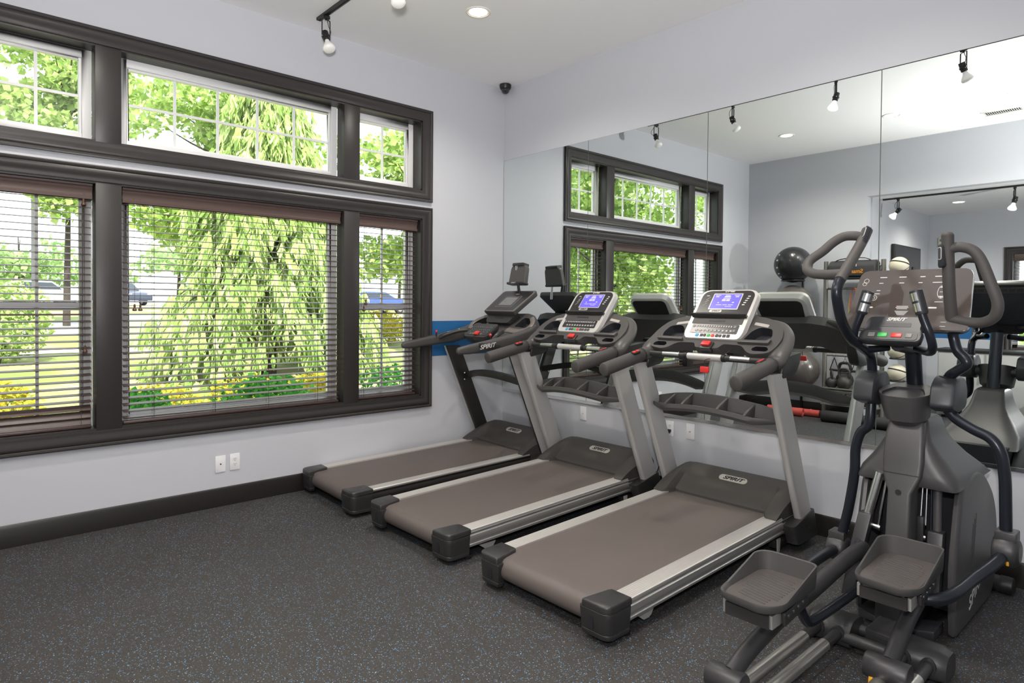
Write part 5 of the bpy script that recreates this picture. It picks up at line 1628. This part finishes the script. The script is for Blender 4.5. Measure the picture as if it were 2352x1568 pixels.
# storage rack
RX0, RX1, RY = 1.30, 2.03, -4.87
t = thing('storage_rack', 'grey tube storage rack holding a bag, bands and kettlebells by the back wall', 'rack', ((RX0+RX1)/2, RY, 0))
w = (RX1-RX0)/2
for s in (-1, 1):
    p = MB().tube([(s*w, 0, 0), (s*w, 0, 2.16)], .029, 14).build('post', m_galv, t)
    MB().b2((s*w-.045, -.24, 0), (s*w+.045, .12, .035)).build('post_foot', m_black, t, bevel=.006)
    b = MB()
    for z in (2.08, 2.02, 1.96):
        b.tube([(s*(w-.03), .0, z), (s*(w-.05), .0, z)], .012, 8)
    b.build('post_bolts', m_chrome, p)
for z in (1.78, .86):
    MB().tube([(-w, 0, z), (w, 0, z)], .016, 10).build('cross_rail', m_galv, t)
for i, px_ in enumerate((1.50, 1.70)):
    MB().tube([(px_-(RX0+RX1)/2, .0, 1.78), (px_-(RX0+RX1)/2, .095, 1.78)], .006, 8).build('hook', m_galv, t)
MB().b2((-w+.02, -.15, 1.905), (w-.02, .15, 1.925)).build('shelf', m_black, t, bevel=.003)
b = MB().b2((-w+.03, -.20, .395), (w+.0, .19, .415)).b2((-w+.03, .17, .36), (w, .19, .43))
b.build('shelf', m_galv, t, bevel=.003)
MB().b2((-w+.03, -.17, .19), (w, .20, .21)).build('shelf', m_galv, t, bevel=.003)
# bag with the mirrored lettering
t = thing('gym_bag', 'black zipped gym bag with orange lettering on the top shelf of the rack', 'bag', (1.665, -4.87, 1.934))
b = MB(); secs = []
for x, k in ((-.30, .80), (-.285, .95), (-.15, 1.0), (.15, 1.0), (.285, .95), (.30, .80)):
    secs.append([(x, a*k, .115+(c-.115)*k) for a, c in rpoly([(-.13, .0), (.13, .001), (.12, .16), (.06, .225), (-.06, .225), (-.12, .16)], .03, 4)][::-1])
b.loft(secs); bag = b.build('bag_body', m_bag, t)
MB().tube(smooth_path([(-.30, .02, .12), (-.20, .06, .225), (0, .07, .255), (.20, .06, .235), (.30, .02, .12)], 6), (.014, .004), 8).build('bag_strap', m_black, t)
Mg = fr((.05, .1315, .070), (-1, 0, 0), (0, 0, 1))
text('bag_lettering', 'Smart', .075, Mg @ Matrix.Translation((-.02, 0, 0)), m_orange, bag, bold=.001)
Mg2 = fr((.0, .1285, .150), (-1, 0, 0), (0, -.06, 1))
text('bag_lettering', 'EVOLESP', .042, Mg2, m_print, bag)
MB().tube([(-.30, -.02, .225), (.30, -.02, .225)], .004, 6).build('bag_zip', m_galv, bag)
# bands hanging from the cross rail
def band(label, x, col, l, w_):
    t = thing('resistance_band', label, 'band', (x, RY+.055, 1.78), group='resistance bands on the rack')
    loop = [Vector((w_*math.cos(a), .0, .0195+ (0 if math.sin(a) > 0 else 0)) ) for a in ()]
    pts = []
    for i in range(25):
        a = 2*PI*i/24
        pts.append(Vector((w_*math.sin(a)*(1 if math.cos(a) < .6 else .9), .006*math.sin(a*1), .0110-l*.5+l*.5*math.cos(a))))
    MB().tube(pts[:-1], (.002, .012), 8, ring=True, up=(0, 1, 0)).build('band_loop', m_band[col], t)
    MB().box((0, 0, .0095-l), (.014, .030, .008)).build('band_tag', m_black, t, bevel=.001)
    return t
band('blue loop resistance band hanging from the rack', 1.50, 'blue', .75, .035)
band('yellow and green loop band hanging beside the blue one', 1.70, 'yellow', .62, .075)
band('red loop resistance band hanging inside the yellow one', 1.70, 'red', .54, .050).location.y += .025
# strap handles below the lower rail
def strap_handle(label, x, y, rz):
    t = thing('strap_handle', label, 'strap handle', (x, y, .86), rz, 'strap handles on the rack')
    MB().tube([(-.065, 0, -.20), (-.058, 0, -.17), (0, 0, -.034), (.058, 0, -.17), (.065, 0, -.20)], (.003, .010), 8, up=(0, 1, 0)).build('webbing', m_black, t)
    MB().tube([(-.068, 0, -.205), (.068, 0, -.205)], .016, 12).build('grip', m_foam, t)
    ring = MB(); ring.tube([Vector((0, .024*math.cos(2*PI*i/14), -.005+.024*math.sin(2*PI*i/14))) for i in range(14)], .003, 6, ring=True)
    ring.build('d_ring', m_chrome, t)
    return t
strap_handle('black strap handle hanging from the lower rack rail nearest the ball stand', 1.43, RY, R_(20))
strap_handle('black strap handle hanging beside the first one', 1.57, RY, R_(-8))
strap_handle('black strap handle hanging nearest the lectern side post', 1.72, RY, R_(10))
for o in bpy.data.objects:
    if o.get('label') == 'black strap handle hanging nearest the lectern side post':
        o['label'] = 'black strap handle hanging nearest the opening in the back wall'
# kettlebells
def kettlebell(label, x, y, z, k, rz):
    t = thing('kettlebell', label, 'kettlebell', (x, y, z), rz, 'kettlebells on the rack')
    MB().lathe([(.001, 0), (.052*k, .001), (.080*k, .030*k), (.092*k, .075*k), (.085*k, .115*k), (.060*k, .150*k), (.030*k, .165*k), (.001, .168*k)], 26).build('bell', m_iron, t)
    MB().tube(smooth_path([(-.050*k, 0, .135*k), (-.068*k, 0, .19*k), (-.062*k, 0, .245*k), (-.03*k, 0, .265*k), (.03*k, 0, .265*k), (.062*k, 0, .245*k), (.068*k, 0, .19*k), (.050*k, 0, .135*k)], 5), .0155*k, 12).build('handle', m_iron, t)
    return t
kettlebell('kettlebell nearest the ball stand on the rack shelf', 1.425, -4.80, .4165, .86, R_(60))
kettlebell('large kettlebell at the front middle of the rack shelf', 1.60, -4.77, .4165, 1.02, R_(5))
kettlebell('large kettlebell behind the front middle one', 1.52, -5.0, .4165, 1.25, R_(15))
kettlebell('kettlebell with a turned handle to the right of the large ones', 1.86, -4.80, .4165, 1.0, R_(70))
kettlebell('small kettlebell on the bottom rack shelf', 1.58, -4.80, .2115, .62, R_(30))
kettlebell('small kettlebell further right on the bottom rack shelf', 1.86, -4.80, .2115, .62, R_(40))
# medicine balls on a small stand
t = thing('medicine_ball_tree', 'black stand of medicine balls right of the storage rack', 'ball rack', (2.34, -4.90, 0))
MB().tube([(0, -.08, 0), (0, -.08, 2.05)], .022, 10).build('post', m_black, t)
MB().b2((-.2, -.2, 0), (.2, .2, .03)).build('base', m_black, t, bevel=.006)
for z in (1.965, .865, .575):
    b = MB(); ring_tube(b, (-.13, .03, z), .085, .009); b.tube([(0, -.08, z), (-.06, -.02, z)], .011, 8)
    b.build('ring_holder', m_black, t)
def medball(label, z, m=None):
    t = thing('medicine_ball', label, 'medicine ball', (2.21, -4.87, z), R_(30), 'medicine balls on the stand')
    MB().ball((0, 0, 0), .116, 30).build('ball_skin', m or m_ballcream, t)
    b = MB(); n = 36
    for tl, of in ((18, .03), (-32, -.045)):
        R = Matrix.Rotation(R_(tl), 3, 'X')
        rr = math.sqrt(.1165**2-of**2)
        b.tube([R @ Vector((rr*math.cos(2*PI*i/n), rr*math.sin(2*PI*i/n), of)) for i in range(n)], (.003, .010 if tl > 0 else .004), 6, ring=True)
    b.build('ball_stripe', m_black, t)
    return t
medball('cream and black medicine ball topmost of its stand', 2.065)
medball('cream and black medicine ball in the middle of its stand', .965)
medball('cream and black medicine ball lowest on its stand', .675)
# mats and rollers on the floor
def roll(label, x0, x1, y, r, m, name='exercise_mat', cat='mat', group=None, rz=0, core=.3):
    t = thing(name, label, cat, ((x0+x1)/2, y, r+.0), rz, group)
    w = (x1-x0)/2
    b = MB(); n = 70; sec = []
    turns = 2.6
    outp = [((r*(1-.55*i/n))*math.cos(2*PI*turns*i/n-PI/2), (r*(1-.55*i/n))*math.sin(2*PI*turns*i/n-PI/2)) for i in range(n+1)]
    inn = [(a*(1-.007/max(.02, math.hypot(a, c))), c*(1-.007/max(.02, math.hypot(a, c)))) for a, c in outp]
    sec = outp+inn[::-1]
    b.loft([[(x, a, c) for a, c in sec] for x in (-w, w)])
    b.build('rolled_foam', m, t)
    MB().lathe([(r*1.005, -.012), (r*1.012, -.01), (r*1.012, .01), (r*1.005, .012)], 24, Matrix.Translation((w*.3, 0, 0)) @ Matrix.Rotation(R_(90), 4, 'Y'), caps=False).build('mat_strap', m, t)
    return t
roll('red rolled exercise mat on the floor before the ball stand', .66, 1.14, -4.55, .062, m_redmat, group='red rolled mats', rz=R_(-6))
roll('red rolled exercise mat beside the black foam roller', .98, 1.32, -4.68, .052, m_redmat, group='red rolled mats', rz=R_(-4))
def foam_roller(label, x, y, L, r, rz):
    t = thing('foam_roller', label, 'foam roller', (x, y, r), rz, 'black foam rollers')
    M = Matrix.Rotation(R_(90), 4, 'Y')
    MB().lathe([(r*.92, -L/2), (r, -L/2+.008), (r, L/2-.008), (r*.92, L/2)], 24, M).build('roller_foam', m_foam, t)
    MB().lathe([(r*.40, -L/2-.001), (r*.42, L/2+.001)], 16, M).build('roller_core', m_pocket, t)
    return t
foam_roller('black foam roller lying before the storage rack', 1.66, -4.45, .42, .075, R_(-6))
foam_roller('black foam roller behind the first one, further right', 2.12, -4.40, .40, .075, R_(-3))
foam_roller('short black foam roller at the end of the red mats', 1.42, -4.66, .14, .055, R_(-5))

# back room: screen, cabinet, bench, bright window
t = thing('wall_screen', 'dark flat screen on the side wall of the back room', 'screen', (1.74, -6.66, 2.12))
MB().b2((.005, -.60, -.34), (.055, .60, .34)).build('screen_case', m_black, t, bevel=.006)
MB().b2((.0555, -.575, -.315), (.057, .575, .315)).build('screen_glass', mat('screen_glass', (.015, .016, .018), .12), t, smooth=False)
M = fr((1.92, YF, 2.62), (1, 0, 0), (0, 0, 1))
t = thing('wall_switch', 'small cream thermostat high on the back room wall', 'thermostat', (1.93, YF, 2.60))
MB().b2((-.05, 0, -.075), (.05, .025, .075)).build('thermostat_case', mat('cream_plastic', (.72, .70, .52), .5), t, bevel=.005)
MB().b2((-.03, .025, .01), (.03, .0265, .05)).build('thermostat_display', m_lcdgrey2, t, smooth=False)
PF = lambda u, z, d: (u, YF+d, z)
casing('trim_20', WF, PF, pr=CASING)
root = bpy.data.objects.new('window_7', None); COL.objects.link(root); struct(root)
b = MB()
y = YF-.10
for lo, hi in (((WF[0], y-.03, WF[2]), (WF[0]+.07, y+.03, WF[3])), ((WF[1]-.07, y-.03, WF[2]), (WF[1], y+.03, WF[3])), ((WF[0], y-.03, WF[3]-.07), (WF[1], y+.03, WF[3])), ((WF[0], y-.03, WF[2]), (WF[1], y+.03, WF[2]+.07)), ((WF[0], y-.02, 1.62), (WF[1], y+.02, 1.68))):
    b.b2(lo, hi)
b.build('window_frame', m_white, root, bevel=.003, seg=1)
MB().b2((WF[0]+.06, y-.004, WF[2]+.06), (WF[1]-.06, y, WF[3]-.06)).build('window_pane', m_pane, root, smooth=False)
t = thing('venetian_blind', 'wooden blind of the back room window with a dark valance', 'blind', ((WF[0]+WF[1])/2, YF-.03, WF[2]))
hw = (WF[1]-WF[0])/2-.015
MB().b2((-hw, -.02, WF[3]-WF[2]-.11), (hw, .03, WF[3]-WF[2]-.002)).build('valance', m_valance, t, bevel=.006)
b = MB()
for i in range(29):
    b.box((0, 0, .04+i*.0455), (2*hw, .048, .003))
b.build('slats', m_slat, t, smooth=False)
MB().b2((-hw, -.024, .005), (hw, .024, .025)).build('bottom_rail', m_slat, t, bevel=.003)
t = thing('storage_cabinet', 'low grey cabinet in the back room with a dark rail above it', 'cabinet', (2.9, -6.3, 0))
MB().b2((-.55, -.22, .04), (.55, .22, .92)).build('cabinet_body', mat('cabinet_grey', (.34, .34, .33), .5), t, bevel=.01)
MB().b2((-.57, -.24, .92), (.57, .24, .96)).build('cabinet_top', m_black, t, bevel=.006)
for s in (-1, 1):
    dd = MB().b2((s*.275-.262, .22, .07), (s*.275+.262, .235, .90)).build('cabinet_door', mat('cabinet_door', (.40, .40, .39), .5), t, bevel=.004)
    MB().tube([(s*.06, .25, .50), (s*.06, .25, .66)], .006, 8).build('door_handle', m_chrome, dd)
MB().b2((-.5, -.18, 0), (.5, .18, .045)).build('plinth', m_black, t, smooth=False)
m_tan = mat('tan_vinyl', (.26, .17, .12), .42)
t = thing('weight_bench', 'gym bench with brown padded backrest in the back room', 'bench', (3.75, -6.0, 0), R_(12))
MB().plate(fr((0, 0, .52), (1, 0, 0), (0, -.25, 1)), rpoly([(-.15, 0), (.15, 0), (.13, .72), (-.13, .72)], .05, 4), -.035, .035).build('back_pad', m_tan, t, bevel=.015)
MB().b2((-.16, -.02, .42), (.16, .42, .49)).build('seat_pad', m_tan, t, bevel=.02)
MB().plate(fr((0, -.20, 1.26), (1, 0, 0), (0, -.25, 1)), rrect(.26, .14, .05, 4), -.04, .04).build('head_pad', mat('dark_vinyl', (.05, .04, .036), .4), t, bevel=.012)
MB().tube([(0, .35, .41), (0, .35, .03), ], .03, 10).build('seat_post', m_black, t)
MB().tube([(0, -.06, .62), (0, -.26, 1.20)], .028, 10).build('back_post', m_black, t)
MB().tube([(0, .55, .035), (0, -.45, .035)], .035, 10).build('base_beam', m_black, t)
MB().tube([(0, -.40, .04), (0, -.06, .62)], .028, 10).build('brace', m_black, t)
for yy in (-.45, .55):
    MB().tube([(-.28, yy, .035), (.28, yy, .035)], .035, 10).build('foot_bar', m_black, t)
